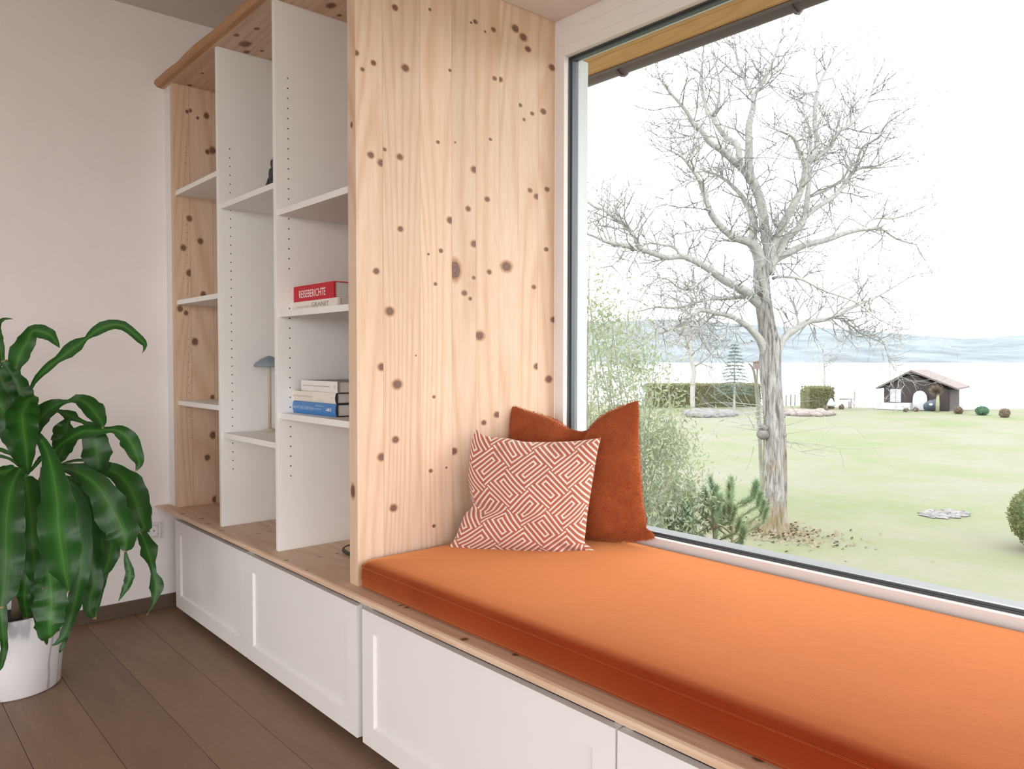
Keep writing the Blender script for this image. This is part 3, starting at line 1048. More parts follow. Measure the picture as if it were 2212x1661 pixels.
def leaf_mat():
    m, nt, N, L, bs = new_mat('corn_plant_leaf')
    setp(bs, rough=.36, spec=.38)
    uv = N.new('ShaderNodeUVMap')
    sp = N.new('ShaderNodeSeparateXYZ'); L.new(uv.outputs[0], sp.inputs[0])
    a = mth(N, L, 'ABSOLUTE', sp.outputs[0])
    info = N.new('ShaderNodeObjectInfo')
    vec = coords(N, L)
    n1 = ntex(N, L, vec, 12, 3)
    strp = N.new('ShaderNodeTexNoise'); strp.inputs['Scale'].default_value = 1
    mp = N.new('ShaderNodeMapping'); mp.inputs['Scale'].default_value = (14, .8, 1)
    L.new(uv.outputs[0], mp.inputs['Vector']); L.new(mp.outputs[0], strp.inputs['Vector'])
    k = mth(N, L, 'ADD', a, mth(N, L, 'MULTIPLY', mth(N, L, 'SUBTRACT', strp.outputs['Fac'], .5), .45))
    col = ramp(N, L, k, [(0.0, (.052, .165, .026)), (.10, (.032, .122, .018)), (.34, (.014, .078, .010)), (.9, (.008, .054, .008)), (1.0, (.020, .080, .012))])
    hsv = N.new('ShaderNodeHueSaturation')
    L.new(mth(N, L, 'ADD', .72, mth(N, L, 'ADD', mth(N, L, 'MULTIPLY', info.outputs['Random'], .35), mth(N, L, 'MULTIPLY', n1, .35))), hsv.inputs['Value'])
    L.new(col, hsv.inputs['Color'])
    # dry tip
    tipc = mixc(N, L, hsv.outputs[0], (.35, .22, .10), ramp(N, L, sp.outputs[1], [(.965, (0, 0, 0)), (.985, (1, 1, 1))]))
    L.new(tipc, bs.inputs['Base Color'])
    bump(N, L, bs, strp.outputs['Fac'], .25, .002)
    tl = N.new('ShaderNodeBsdfTranslucent'); L.new(mixc(N, L, tipc, (.25, .5, .06), .25), tl.inputs['Color'])
    mx = N.new('ShaderNodeMixShader'); mx.inputs[0].default_value = .16
    L.new(bs.outputs[0], mx.inputs[1]); L.new(tl.outputs[0], mx.inputs[2])
    L.new(mx.outputs[0], N['Material Output'].inputs['Surface'])
    return m


M_leaf = leaf_mat()
PDEP = (PC + Vector((0, 0, .6)) - CAM).dot(FW)


def leaf(pts, d0, d1, bow=0.0, ang=0.0, fold=.22, seed=0):
    """pts: (u, v, half width) along the midrib; d0/d1: how far base and tip stand towards the room"""
    P, W = [], []
    cent = []
    n0 = len(pts)
    for i, (u, v, w) in enumerate(pts):
        t = i / (n0 - 1)
        dep = PDEP - (d0 + (d1 - d0) * t + bow * math.sin(math.pi * t))
        cent.append((at_d(u, v, dep), w * dep / FPX))
    # smooth resample
    m = 26
    for i in range(m + 1):
        t = i / m * (n0 - 1)
        k = min(int(t), n0 - 2); f = t - k
        p0, p1, p2, p3 = (cent[max(k - 1, 0)], cent[k], cent[k + 1], cent[min(k + 2, n0 - 1)])
        cr = lambda a, b, c, d: .5 * (2 * b + (c - a) * f + (2 * a - 5 * b + 4 * c - d) * f * f + (3 * b - a - 3 * c + d) * f ** 3)
        P.append(cr(p0[0], p1[0], p2[0], p3[0])); W.append(max(.0006, cr(p0[1], p1[1], p2[1], p3[1])))
    mb = MB(); uvs = []
    cols = (-1, -.55, 0, .55, 1)
    for i, p in enumerate(P):
        tn = (P[min(i + 1, m)] - P[max(i - 1, 0)]).normalized()
        view = (CAM - p).normalized()
        side = tn.cross(view).normalized()
        nrm = side.cross(tn).normalized()
        a = ang + .35 * math.sin(i / m * 4.0 + seed)
        ca = math.cos(a)
        s2 = side * ca + nrm * math.sin(a)
        n2 = nrm * ca - side * math.sin(a)
        w = W[i] / max(.55, abs(ca))
        for c in cols:
            wave = (.20 * math.sin(i * 1.1 + seed * 2 + c) + .12 * math.sin(i * 2.3 + seed * 5 - 2 * c)) * abs(c) ** 2
            c = c * (1 + .05 * math.sin(i * 1.9 + seed * 3 + 4 * c) * abs(c))
            q = p + s2 * (c * w) - n2 * (w * (fold * (1 - abs(c)) ** 1 - fold * .5)) + n2 * (w * wave)
            mb.v.append(tuple(q)); uvs.append((max(-1, min(1, c)), i / m))
    nc = len(cols)
    for i in range(m):
        for k in range(nc - 1):
            mb.face((i * nc + k, i * nc + k + 1, (i + 1) * nc + k + 1, (i + 1) * nc + k))
    o = mb.build('leaf', M_leaf, plant, smooth=True, fix=False)
    ul = o.data.uv_layers.new(name='UVMap')
    for l in o.data.loops: ul.data[l.index].uv = uvs[l.vertex_index]
    return o


LEAVES = [
    ([(58, 860, 3), (72, 828, 4), (88, 808, 7), (105, 792, 9), (130, 773, 8), (150, 757, 14), (172, 742, 13), (187, 731, 4), (203, 717, 10), (232, 703, 12), (262, 702, 10), (285, 717, 9), (305, 735, 8), (314, 748, 4), (307, 763, .6)], -.05, .05, 0, 0),
    ([(36, 825, 9), (34, 795, 11), (42, 765, 20), (58, 738, 18), (70, 715, 12), (90, 716, 15), (108, 724, 13), (120, 738, 7), (129, 752, .6)], -.03, .03, 0, .2),
    ([(6, 790, 4), (3, 765, 6), (-2, 740, 9), (-8, 715, 9), (-2, 697, 5), (10, 689, 3), (28, 689, .5)], .0, .05, 0, 0),
    ([(57, 1025, 4), (40, 975, 16), (22, 925, 25), (2, 880, 28), (-20, 845, 26), (-40, 800, 12)], .06, .14, .02, .2),
    ([(60, 1022, 4), (56, 975, 18), (50, 930, 28), (48, 895, 31), (60, 868, 22), (78, 856, 5)], .08, .22, .0, -.2),
    ([(30, 960, 8), (24, 900, 20), (14, 850, 20), (2, 815, 16), (-12, 785, 6)], .05, .10, 0, .1),
    ([(48, 960, 10), (50, 900, 20), (46, 860, 24), (36, 828, 20), (20, 800, 10), (8, 778, 6)], .0, .04, 0, -.1),
    ([(62, 1000, 5), (66, 955, 10), (80, 915, 15), (98, 890, 19), (122, 874, 12), (147, 867, 4), (170, 862, 11), (190, 873, 19), (206, 891, 19), (218, 910, 12), (222, 926, .8)], .0, .04, 0, .1),
    ([(85, 900, 2), (118, 887, 3), (135, 891, 6), (154, 899, 12), (167, 906, 6), (185, 914, 5), (200, 928, 18), (206, 955, 26), (210, 980, 28), (212, 1005, 23), (214, 1030, 15)], -.08, -.02, 0, 0),
    ([(100, 1000, 4), (125, 965, 9), (150, 947, 11), (180, 931, 14), (210, 931, 11), (238, 928, 6), (254, 930, 12), (272, 942, 18), (286, 962, 18), (296, 985, 14), (301, 1002, 8), (292, 1019, .6)], -.02, .06, 0, 0),
    ([(112, 1005, 5), (128, 985, 14), (138, 958, 22), (141, 932, 23), (146, 912, 10), (150, 905, 1)], -.06, -.04, 0, .2),
    ([(100, 1015, 4), (140, 1008, 6), (180, 1009, 9), (225, 1012, 14), (258, 1024, 20), (282, 1052, 27), (296, 1085, 26), (304, 1118, 22), (312, 1140, 14), (302, 1152, 3)], -.05, .02, 0, 0),
    ([(100, 1020, 4), (138, 1012, 8), (168, 1020, 14), (196, 1036, 22), (220, 1062, 28), (240, 1098, 33), (256, 1128, 35), (268, 1156, 29), (270, 1178, 19), (269, 1192, 1)], .04, .16, .05, -.2),
    ([(76, 935, 7), (98, 965, 11), (112, 1010, 19), (120, 1055, 28), (124, 1090, 34), (125, 1130, 37), (130, 1170, 40), (135, 1202, 36), (140, 1232, 27), (146, 1262, 9), (148, 1280, 1)], .08, .28, .04, .1),
    ([(45, 1010, 8), (28, 1040, 20), (18, 1080, 30), (14, 1130, 34), (14, 1185, 34), (12, 1240, 32), (8, 1285, 22), (2, 1314, 3)], .10, .26, .04, -.15),
    ([(55, 1030, 14), (62, 1070, 28), (70, 1120, 33), (72, 1165, 30), (75, 1210, 24), (80, 1242, 17), (88, 1275, 5)], .04, .16, .02, .1),
    ([(98, 1180, 14), (106, 1225, 26), (110, 1270, 31), (110, 1305, 31), (108, 1340, 28), (108, 1366, 22), (112, 1375, 16)], .12, .20, .0, 0),
    ([(80, 1260, 12), (84, 1310, 14), (90, 1345, 12), (97, 1375, 7), (101, 1393, 1)], .10, .17, 0, .2),
    ([(60, 1220, 14), (55, 1265, 17), (54, 1300, 13), (57, 1322, 9), (58, 1336, 3)], .06, .12, 0, 0),
    ([(298, 1140, 6), (312, 1165, 13), (321, 1190, 17), (327, 1215, 9), (332, 1238, 6), (338, 1262, 15), (336, 1285, 9), (330, 1306, 3), (317, 1329, .5)], -.02, .0, 0, .2),
    ([(270, 1185, 1), (274, 1212, 6), (281, 1237, 9), (276, 1260, 9), (264, 1284, 4), (256, 1299, .5)], -.04, -.02, 0, 0),
    ([(150, 1040, 8), (182, 1080, 22), (196, 1130, 22), (196, 1180, 18), (200, 1225, 18), (204, 1260, 17), (196, 1290, 15), (193, 1318, 12), (204, 1337, 2)], -.02, .02, 0, 0),
    ([(150, 1030, 8), (205, 1080, 26), (232, 1125, 24), (242, 1165, 18), (236, 1210, 15), (222, 1243, 10), (212, 1290, 8), (206, 1338, 1)], -.08, -.04, 0, .1),
    ([(130, 1030, 8), (158, 1090, 26), (166, 1150, 28), (176, 1210, 20), (170, 1260, 17), (162, 1300, 15), (150, 1340, 12), (140, 1370, 9), (126, 1386, 5), (110, 1396, .8)], .04, .10, 0, -.1),
    ([(158, 1320, 8), (150, 1352, 6), (142, 1378, 5), (131, 1404, 3), (128, 1410, .6)], .05, .09, 0, 0),
    ([(-6, 1260, 12), (2, 1320, 12), (7, 1370, 8), (9, 1400, 7), (3, 1435, 5), (-6, 1455, .8)], .12, .20, 0, 0),
    ([(62, 1010, 4), (36, 965, 3), (10, 945, 4), (-20, 940, 5), (-60, 960, 3)], -.06, -.10, 0, 0),
    ([(62, 1015, 4), (40, 990, 3), (16, 977, 4), (-15, 970, 5), (-60, 985, 3)], -.04, -.06, 0, 0),
    ([(62, 1025, 3), (40, 1005, 3), (18, 990, 3), (-15, 985, 4), (-60, 1000, 3)], -.10, -.14, 0, 0),
    ([(58, 1030, 10), (40, 1022, 12), (14, 1018, 14), (-15, 1030, 16), (-50, 1060, 8)], .0, .02, 0, .2),
    ([(80, 1040, 10), (120, 1050, 24), (158, 1085, 32), (170, 1140, 32), (168, 1200, 22), (165, 1240, 6)], -.14, -.10, 0, .1),
    ([(80, 1050, 12), (60, 1090, 34), (52, 1150, 40), (48, 1220, 36), (45, 1280, 22), (42, 1325, 4)], -.10, -.05, 0, .1),
    ([(100, 1040, 10), (170, 1060, 26), (205, 1110, 34), (222, 1160, 30), (226, 1205, 16), (224, 1235, 2)], -.16, -.12, 0, -.1),
    ([(110, 985, 2), (130, 965, 3), (160, 950, 4), (200, 930, 4), (206, 925, 2)], -.10, -.08, 0, 0),
    ([(130, 1003, 2), (160, 995, 3), (190, 994, 3), (212, 996, 3)], -.12, -.10, 0, 0),
    ([(95, 990, 3), (88, 965, 5), (80, 945, 4), (75, 938, 1)], .02, .05, 0, 0),
    ([(64, 1020, 2), (76, 1005, 4), (88, 990, 5), (95, 985, 2)], .05, .06, 0, 0),
]
for i, lf in enumerate(LEAVES):
    leaf(lf[0], lf[1], lf[2], lf[3], lf[4], seed=i * 1.7)
for (u, v), r, b in (((56, 1030), .022, (-.02, .02)), ((100, 1010), .018, (.03, .04))):
    top = at_d(u, v, PDEP)
    MB().tube([(PC.x + b[0], PC.y + b[1], .21), ((PC.x + b[0] + top.x) / 2, (PC.y + b[1] + top.y) / 2, .45), tuple(top)], [r, r * .95, r * .9], 12).build('cane', M_cane, plant, smooth=True)

# ================================================================== OUTDOORS
GZ = -2.9


def gnd(u, v):
    return at_z(u, v, GZ)


# ------------------------------------------------------------------ eaves above the window
eav = thing('eaves', (3, 1.3, 2.45), 'wooden roof eaves with dark gutter above the window', None, None, 'structure')
M_soffit = wood('larch_soffit', (.38, .18, .055), (.55, .29, .11), 'x')
M_gutter = plain('dark_gutter', (.085, .056, .062), .5, .1, 30)
yb = .93
k = 0
while yb < 1.78:
    MB().box(-3, 8, yb + .001, min(yb + .118, 1.78), 2.478, 2.498).build('soffit_board', M_soffit, eav)
    yb += .12; k += 1
MB().box(-3, 8, 1.78, 1.81, 2.474, 2.66).build('fascia', M_gutter, eav)
g = MB()
n = 12
for xx in (-3, 8):
    for k in range(n + 1):
        a = math.pi * k / n
        g.v.append((xx, 1.865 - .055 * math.cos(a), 2.522 - .055 * math.sin(a)))
for k in range(n): g.face((k, k + 1, n + 2 + k, n + 1 + k))
go = g.build('gutter', M_gutter, eav, smooth=True)
sm = go.modifiers.new('solid', 'SOLIDIFY'); sm.thickness = .003
for xx in (at_y(1341, 158, 1.86).x, at_y(1718, 22, 1.86).x, at_y(1341, 158, 1.86).x - 1.25):
    MB().tube([(xx, 1.812, 2.522)] + [(xx, 1.865 - .060 * math.cos(math.pi * q / 8), 2.522 - .062 * math.sin(math.pi * q / 8)) for q in range(9)], .007, 6).build('gutter_bracket', M_gutter, eav)
MB().prism([(-3, .9, 2.66), (-3, 1.83, 2.66), (-3, 1.83, 2.68), (-3, -1, 3.9), (-3, -1, 3.8)], (11, 0, 0)).build('roof_slope', M_gutter, eav)


# ------------------------------------------------------------------ lawn, lake, hills
def lawn_mat():
    m, nt, N, L, bs = new_mat('winter_lawn')
    setp(bs, rough=.95, spec=.05)
    vec = coords(N, L)
    big = ntex(N, L, vec, .16, 4, .6, .5)
    mid = ntex(N, L, vec, 1.2, 4, .6)
    fine = ntex(N, L, vec, 22, 3, .7)
    k = mth(N, L, 'ADD', mth(N, L, 'MULTIPLY', big, .55), mth(N, L, 'ADD', mth(N, L, 'MULTIPLY', mid, .25), mth(N, L, 'MULTIPLY', fine, .28)))
    L.new(ramp(N, L, k, [(.36, (.098, .134, .058)), (.48, (.124, .140, .086)), (.58, (.142, .146, .110)), (.72, (.156, .154, .128))]), bs.inputs['Base Color'])
    bump(N, L, bs, fine, .25, .02)
    return m


M_lawn = lawn_mat()
shore = [gnd(u, v) for u, v in ((900, 868), (1200, 869), (1400, 871), (1560, 871), (1700, 872), (1800, 874), (1905, 878), (2040, 880), (2120, 878), (2212, 878), (2500, 880))]
fwd = Vector((FW.x, FW.y, 0)).normalized(); rgt = Vector((RT.x, RT.y, 0)).normalized()
lw = MB()
o0 = Vector((CAM.x, CAM.y, 0))


def dep_of(p): return (p - o0).dot(fwd)


def lat_of(p): return (p - o0).dot(rgt)


sh = sorted([(lat_of(p), dep_of(p)) for p in shore])
lats = [-260, -150, -90, -60] + [-45 + 3 * i for i in range(40)] + [90, 150, 260]


def shore_dep(l):
    if l <= sh[0][0]: return sh[0][1]
    for (a, b), (c, d) in zip(sh, sh[1:]):
        if a <= l <= c: return b + (d - b) * (l - a) / (c - a)
    return sh[-1][1]


NR = 46
for l in lats:
    sd = shore_dep(l) + .35 * noise.noise(Vector((l * .4, 0, 3)))
    for j in range(NR + 1):
        t = j / NR
        d = -60 + (sd + 60) * t
        p = o0 + fwd * d + rgt * l
        z = GZ + (.05 * noise.noise(Vector((p.x * .15, p.y * .15, 0))) if d > 6 else 0)
        if j == NR: z = GZ - .35
        lw.v.append((p.x, p.y, z))
for i in range(len(lats) - 1):
    for j in range(NR):
        b = i * (NR + 1) + j
        lw.face((b, b + NR + 1, b + NR + 2, b + 1))
lawn = lw.build('lawn', M_lawn, smooth=True, fix=False)
tag(lawn, 'pale winter lawn sloping down to the lake', None, None, 'structure')


def water_mat():
    m, nt, N, L, bs = new_mat('lake_water')
    setp(bs, (.10, .13, .14), .12, spec=.5)
    vec = coords(N, L, (.5, .5, .5))
    bump(N, L, bs, ntex(N, L, vec, 1.2, 4), .15, .05)
    return m


lk = MB()
WZ = GZ - .3
for d in (-60, 60, 400, 900, 1500, 2600):
    for l in (-2400, -700, -150, 0, 150, 700, 2400):
        p = o0 + fwd * max(d, 55) + rgt * l
        lk.v.append((p.x, p.y, WZ))
for i in range(5):
    for j in range(6):
        b = i * 7 + j
        lk.face((b, b + 1, b + 8, b + 7))
lake = lk.build('lake', water_mat(), fix=False)
tag(lake, 'still bright lake behind the lawn', None, None, 'structure')

M_hill = plain('haze_tinted_wooded_hillside', (.120, .142, .158), .95, .25, .012, spec=.05)  # distance haze is mixed into this blue-grey; no mist volume is built
ridge = [(1150, 700), (1260, 696), (1330, 694), (1380, 692), (1440, 690), (1500, 690), (1560, 696), (1600, 700), (1700, 706), (1780, 709), (1870, 715), (1960, 722), (2020, 727), (2080, 732), (2140, 729), (2212, 723), (2400, 715), (2600, 720)]
hm = MB()
rows = 12
cnt = 0
dn = 1250.0
samples = []
for (u0, v0), (u1, v1) in zip(ridge, ridge[1:]):
    for q in range(10):
        samples.append((u0 + (u1 - u0) * q / 10, v0 + (v1 - v0) * q / 10))
for u, v in samples:
    v += 1.6 * noise.noise(Vector((u * .09, 0, 0))) + .9 * noise.noise(Vector((u * .4, 2, 0)))
    foot = at_d(u, 781.6, 1.0)
    d = sight(u, 781.6)
    hor = Vector((d.x, d.y, 0))
    for r in range(rows + 1):
        t = r / rows
        dep = dn + 900 * t
        ztop = (CAM + sight(u, v) * (dn + 900)).z
        zz = WZ - 2 + (ztop - WZ + 2) * (t ** .85) + (12 * noise.noise(Vector((u * .02, t * 5, 1))) + 5 * noise.noise(Vector((u * .12, t * 14, 4)))) * (t * (1 - t) * 2 if t < 1 else 0)
        p = Vector((CAM.x, CAM.y, 0)) + hor * dep
        hm.v.append((p.x, p.y, zz))
for i in range(len(samples) - 1):
    for r in range(rows):
        b = i * (rows + 1) + r
        hm.face((b, b + rows + 1, b + rows + 2, b + 1))
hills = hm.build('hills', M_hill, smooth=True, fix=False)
tag(hills, 'haze-tinted blue wooded hills on the far shore', None, None, 'structure')

# ------------------------------------------------------------------ trees
M_bark = plain('pale_ridged_bark', (.165, .160, .150), .95, .45, 9, .8, .03, spec=.05)
M_bark2 = plain('grey_branch_bark', (.265, .265, .255), .95, .22, 14, spec=.05)  # sky glare washing out the branches is put into this pale tone
M_moss = plain('mossy_bark', (.17, .155, .10), .95, .5, 7, .8, .03, spec=.05)

TD = (gnd(1672, 1150) - CAM).dot(FW)
tr_root = gnd(1672, 1150)
tree = thing('bare_tree', tr_root, 'tall leafless tree with spreading branches in the middle of the lawn', 'tree')
rt = random.Random(11)


def limb_pts(px, drift, dep=None):
    dep = dep or TD
    out, rr = [], []
    n = len(px)
    for i, (u, v, r) in enumerate(px):
        t = i / max(1, n - 1)
        d_ = dep + drift * t
        out.append(at_d(u, v, d_)); rr.append(r * d_ / FPX)
    return out, rr


def smooth_path(pts, rad, sub=3):
    P, R = [], []
    n = len(pts)
    for k in range(n - 1):
        p0, p1, p2, p3 = pts[max(k - 1, 0)], pts[k], pts[k + 1], pts[min(k + 2, n - 1)]
        for q in range(sub):
            f = q / sub
            P.append(.5 * (2 * p1 + (p2 - p0) * f + (2 * p0 - 5 * p1 + 4 * p2 - p3) * f * f + (3 * p1 - p0 - 3 * p2 + p3) * f ** 3))
            R.append(rad[k] + (rad[k + 1] - rad[k]) * f)
    P.append(pts[-1]); R.append(rad[-1])
    return P, R


TRUNK = [(1673, 1156, 40), (1672, 1135, 29), (1672, 1095, 25), (1674, 1040, 24), (1675, 980, 22.5), (1673, 920, 22), (1669, 860, 21), (1665, 800, 22), (1664, 745, 21), (1656, 700, 18), (1649, 650, 17), (1645, 610, 17), (1646, 575, 17), (1650, 550, 15)]
tp, trd = smooth_path(*limb_pts(TRUNK, 0), 3)
tm = MB()
nseg = 20
for i, p in enumerate(tp):
    for k_ in range(nseg):
        a = 2 * math.pi * k_ / nseg
        r = trd[i] * (1 + .10 * noise.noise(Vector((math.cos(a) * 3.5, math.sin(a) * 3.5, p.z * .55))) + .05 * math.sin(a * 7 + p.z * .4))
        tm.v.append((p.x + r * math.cos(a), p.y + r * math.sin(a), p.z))
for i in range(len(tp) - 1):
    for k_ in range(nseg):
        tm.face((i * nseg + k_, i * nseg + (k_ + 1) % nseg, (i + 1) * nseg + (k_ + 1) % nseg, (i + 1) * nseg + k_))
def trunk_mat():
    m, nt, N, L, bs = new_mat('furrowed_trunk_bark')
    setp(bs, rough=.95, spec=.05)
    vec = coords(N, L, (1, 1, .16))
    f = ntex(N, L, vec, 16, 4, .6, .4)
    v2 = coords(N, L)
    sep = N.new('ShaderNodeSeparateXYZ'); L.new(v2, sep.inputs[0])
    moss = ntex(N, L, v2, 2.2, 3)
    col = ramp(N, L, f, [(.35, (.075, .068, .06)), (.5, (.19, .185, .18)), (.68, (.30, .295, .29))])
    low = mth(N, L, 'SUBTRACT', mth(N, L, 'MULTIPLY', moss, 2.4), mth(N, L, 'ADD', mth(N, L, 'MULTIPLY', mth(N, L, 'SUBTRACT', sep.outputs[2], GZ), .38), .55))
    low = mth(N, L, 'MINIMUM', mth(N, L, 'MAXIMUM', low, 0.0), .75)
    L.new(mixc(N, L, col, (.13, .095, .035), low), bs.inputs['Base Color'])
    bump(N, L, bs, f, .9, .04)
    return m


tm.build('trunk', trunk_mat(), tree, smooth=True)

LIMBS = [
    [(1648, 590, 15), (1660, 545, 12.5), (1653, 490, 11), (1643, 440, 10.5), (1630, 400, 10.5), (1620, 370, 9.5), (1616, 310, 8.5), (1618, 270, 7.5), (1627, 232, 6), (1628, 208, 5), (1640, 190, 4), (1660, 155, 3.5), (1680, 110, 2.8), (1690, 70, 1.6)],
    [(1628, 212, 4), (1612, 182, 4), (1600, 150, 3), (1590, 112, 2), (1583, 78, 1.2)],
    [(1647, 600, 13), (1638, 548, 12), (1622, 524, 10.5), (1600, 515, 9), (1582, 510, 8), (1560, 490, 7.5), (1540, 466, 7), (1530, 446, 6), (1515, 405, 5), (1510, 390, 4), (1490, 360, 3.5), (1472, 338, 2.5), (1450, 325, 1.5)],
    [(1640, 570, 11), (1628, 520, 9.5), (1630, 488, 9), (1622, 455, 8), (1613, 442, 7), (1600, 420, 5), (1575, 395, 4), (1552, 380, 3), (1520, 372, 1.6)],
    [(1622, 392, 8), (1606, 368, 8), (1581, 345, 7.5), (1557, 324, 7), (1533, 308, 6.5), (1519, 289, 6), (1497, 266, 5), (1481, 238, 4), (1460, 214, 3.2), (1441, 193, 2.6), (1425, 172, 1.4)],
    [(1600, 360, 6.5), (1592, 314, 6.5), (1567, 297, 6), (1550, 272, 5.5), (1539, 249, 5), (1527, 241, 4.5), (1516, 196, 3.8), (1515, 157, 2.8), (1522, 101, 1.3)],
    [(1539, 249, 4), (1549, 232, 3.2), (1553, 190, 2.4), (1548, 150, 1.6), (1540, 120, 1)],
    [(1645, 660, 12), (1619, 635, 11), (1594, 620, 9.5), (1564, 605, 8.5), (1536, 585, 8), (1505, 567, 7), (1475, 555, 6.8), (1442, 556, 6), (1412, 547, 6), (1382, 539, 5.5), (1341, 529, 5), (1311, 523, 4), (1280, 509, 2.6), (1250, 500, 1.5)],
    [(1386, 540, 4.5), (1378, 524, 4.5), (1366, 504, 4.5), (1349, 484, 4.2), (1323, 468, 4), (1303, 453, 3.4), (1285, 447, 3), (1263, 430, 2.2), (1240, 420, 1.4)],
    [(1640, 655, 6), (1612, 640, 5), (1569, 644, 4.5), (1538, 646, 4), (1506, 653, 3.5), (1483, 661, 3), (1455, 666, 2.5), (1417, 663, 2), (1382, 673, 1.2)],
    [(1655, 770, 11), (1642, 736, 9), (1619, 708, 7), (1599, 696, 6), (1575, 682, 5.5), (1545, 675, 4.8), (1515, 670, 4.5), (1495, 682, 4), (1471, 698, 3.5), (1440, 714, 3), (1416, 724, 2.4), (1390, 746, 1.4)],
    [(1676, 770, 10), (1690, 734, 8), (1710, 716, 7.5), (1728, 706, 7.5), (1750, 694, 6.5), (1778, 691, 5), (1800, 685, 4.2), (1816, 677, 3.8), (1862, 654, 3.2), (1900, 638, 2.6), (1962, 600, 1.2)],
    [(1800, 685, 3), (1822, 690, 2.6), (1842, 706, 2.4), (1862, 722, 2.2), (1895, 727, 2), (1912, 748, 1.6), (1922, 778, 1)],
    [(1662, 590, 11), (1675, 562, 9), (1712, 541, 8), (1750, 526, 7), (1793, 515, 6), (1854, 496, 5), (1880, 494, 4), (1900, 493, 3), (1935, 516, 2), (1978, 528, 1.2)],
    [(1862, 496, 3.2), (1885, 474, 2.6), (1930, 473, 2.2), (1970, 458, 1.4), (2010, 440, .8)],
    [(1660, 565, 10), (1673, 526, 9.5), (1692, 484, 9), (1712, 445, 8.5), (1731, 407, 7.5), (1739, 364, 6), (1727, 326, 5), (1716, 299, 4), (1692, 284, 2.2), (1672, 278, 1.2)],
    [(1664, 575, 10), (1680, 548, 9.5), (1696, 515, 9), (1723, 492, 8), (1739, 465, 7), (1745, 426, 6), (1750, 376, 5), (1748, 345, 4.5), (1752, 291, 3), (1738, 250, 1.5)],
    [(1740, 468, 5), (1770, 445, 5), (1800, 422, 5), (1827, 395, 5), (1847, 368, 4.2), (1877, 361, 3), (1904, 361, 2), (1925, 350, 1)],
    [(1748, 425, 4), (1785, 408, 4), (1815, 392, 3.6), (1830, 390, 3)],
    [(1847, 368, 3.4), (1862, 322, 3), (1895, 300, 2.4), (1912, 270, 2), (1950, 245, 1), (1965, 235, .7)],
    [(1752, 350, 5), (1766, 310, 5.5), (1760, 272, 5), (1762, 214, 4.2), (1773, 176, 3), (1790, 142, 2), (1808, 118, 1.4), (1850, 85, .8)],
    [(1758, 345, 4.6), (1793, 318, 4.5), (1808, 287, 4.2), (1839, 268, 3.8), (1866, 233, 3.2), (1885, 195, 2.4), (1889, 156, 1.2)],
    [(1670, 600, 4), (1690, 596, 3), (1730, 603, 3), (1790, 632, 2.6), (1850, 655, 2.2), (1900, 690, 1.4)],
    [(1545, 675, 3), (1528, 692, 2), (1510, 716, 1.6), (1525, 750, 1.2), (1540, 770, .8)],
    [(1471, 555, 3.4), (1457, 535, 3), (1440, 530, 2.6), (1402, 526, 2), (1385, 535, 1.4)],
    [(1536, 590, 3), (1515, 610, 3), (1490, 626, 3), (1465, 622, 2.4), (1445, 605, 2.2), (1420, 602, 2), (1400, 618, 1.6), (1380, 650, 1.2), (1365, 680, .8)],
]
TW = []       # secondary branches and twigs


def grow(mb, p, d, length, r, level, rnd_, curl=.45):
    n = 4 if level < 2 else 3
    pts, rad = [p], [r]
    q = p.copy(); dd = d.normalized()
    for i in range(n):
        dd = (dd + Vector((rnd_.gauss(0, 1), rnd_.gauss(0, 1), rnd_.gauss(0, 1) + .25)) * curl * .45).normalized()
        q = q + dd * (length / n)
        pts.append(q.copy()); rad.append(r * (1 - .75 * (i + 1) / n))
    mb.tube(pts, rad, 4 if level == 0 else 3, False)
    if level < 3:
        for i in range(1, n + 1):
            for _ in range(2 if level < 2 else 1):
                if rnd_.random() < (.85 if level < 2 else .55):
                    t = (pts[i] - pts[i - 1]).normalized()
                    side = Vector((rnd_.gauss(0, 1), rnd_.gauss(0, 1), rnd_.gauss(0, 1)))
                    side = (side - t * side.dot(t)).normalized()
                    grow(mb, pts[i], t * .75 + side * .85, length * rnd_.uniform(.42, .68), rad[i] * .75 + .0026, level + 1, rnd_, curl)


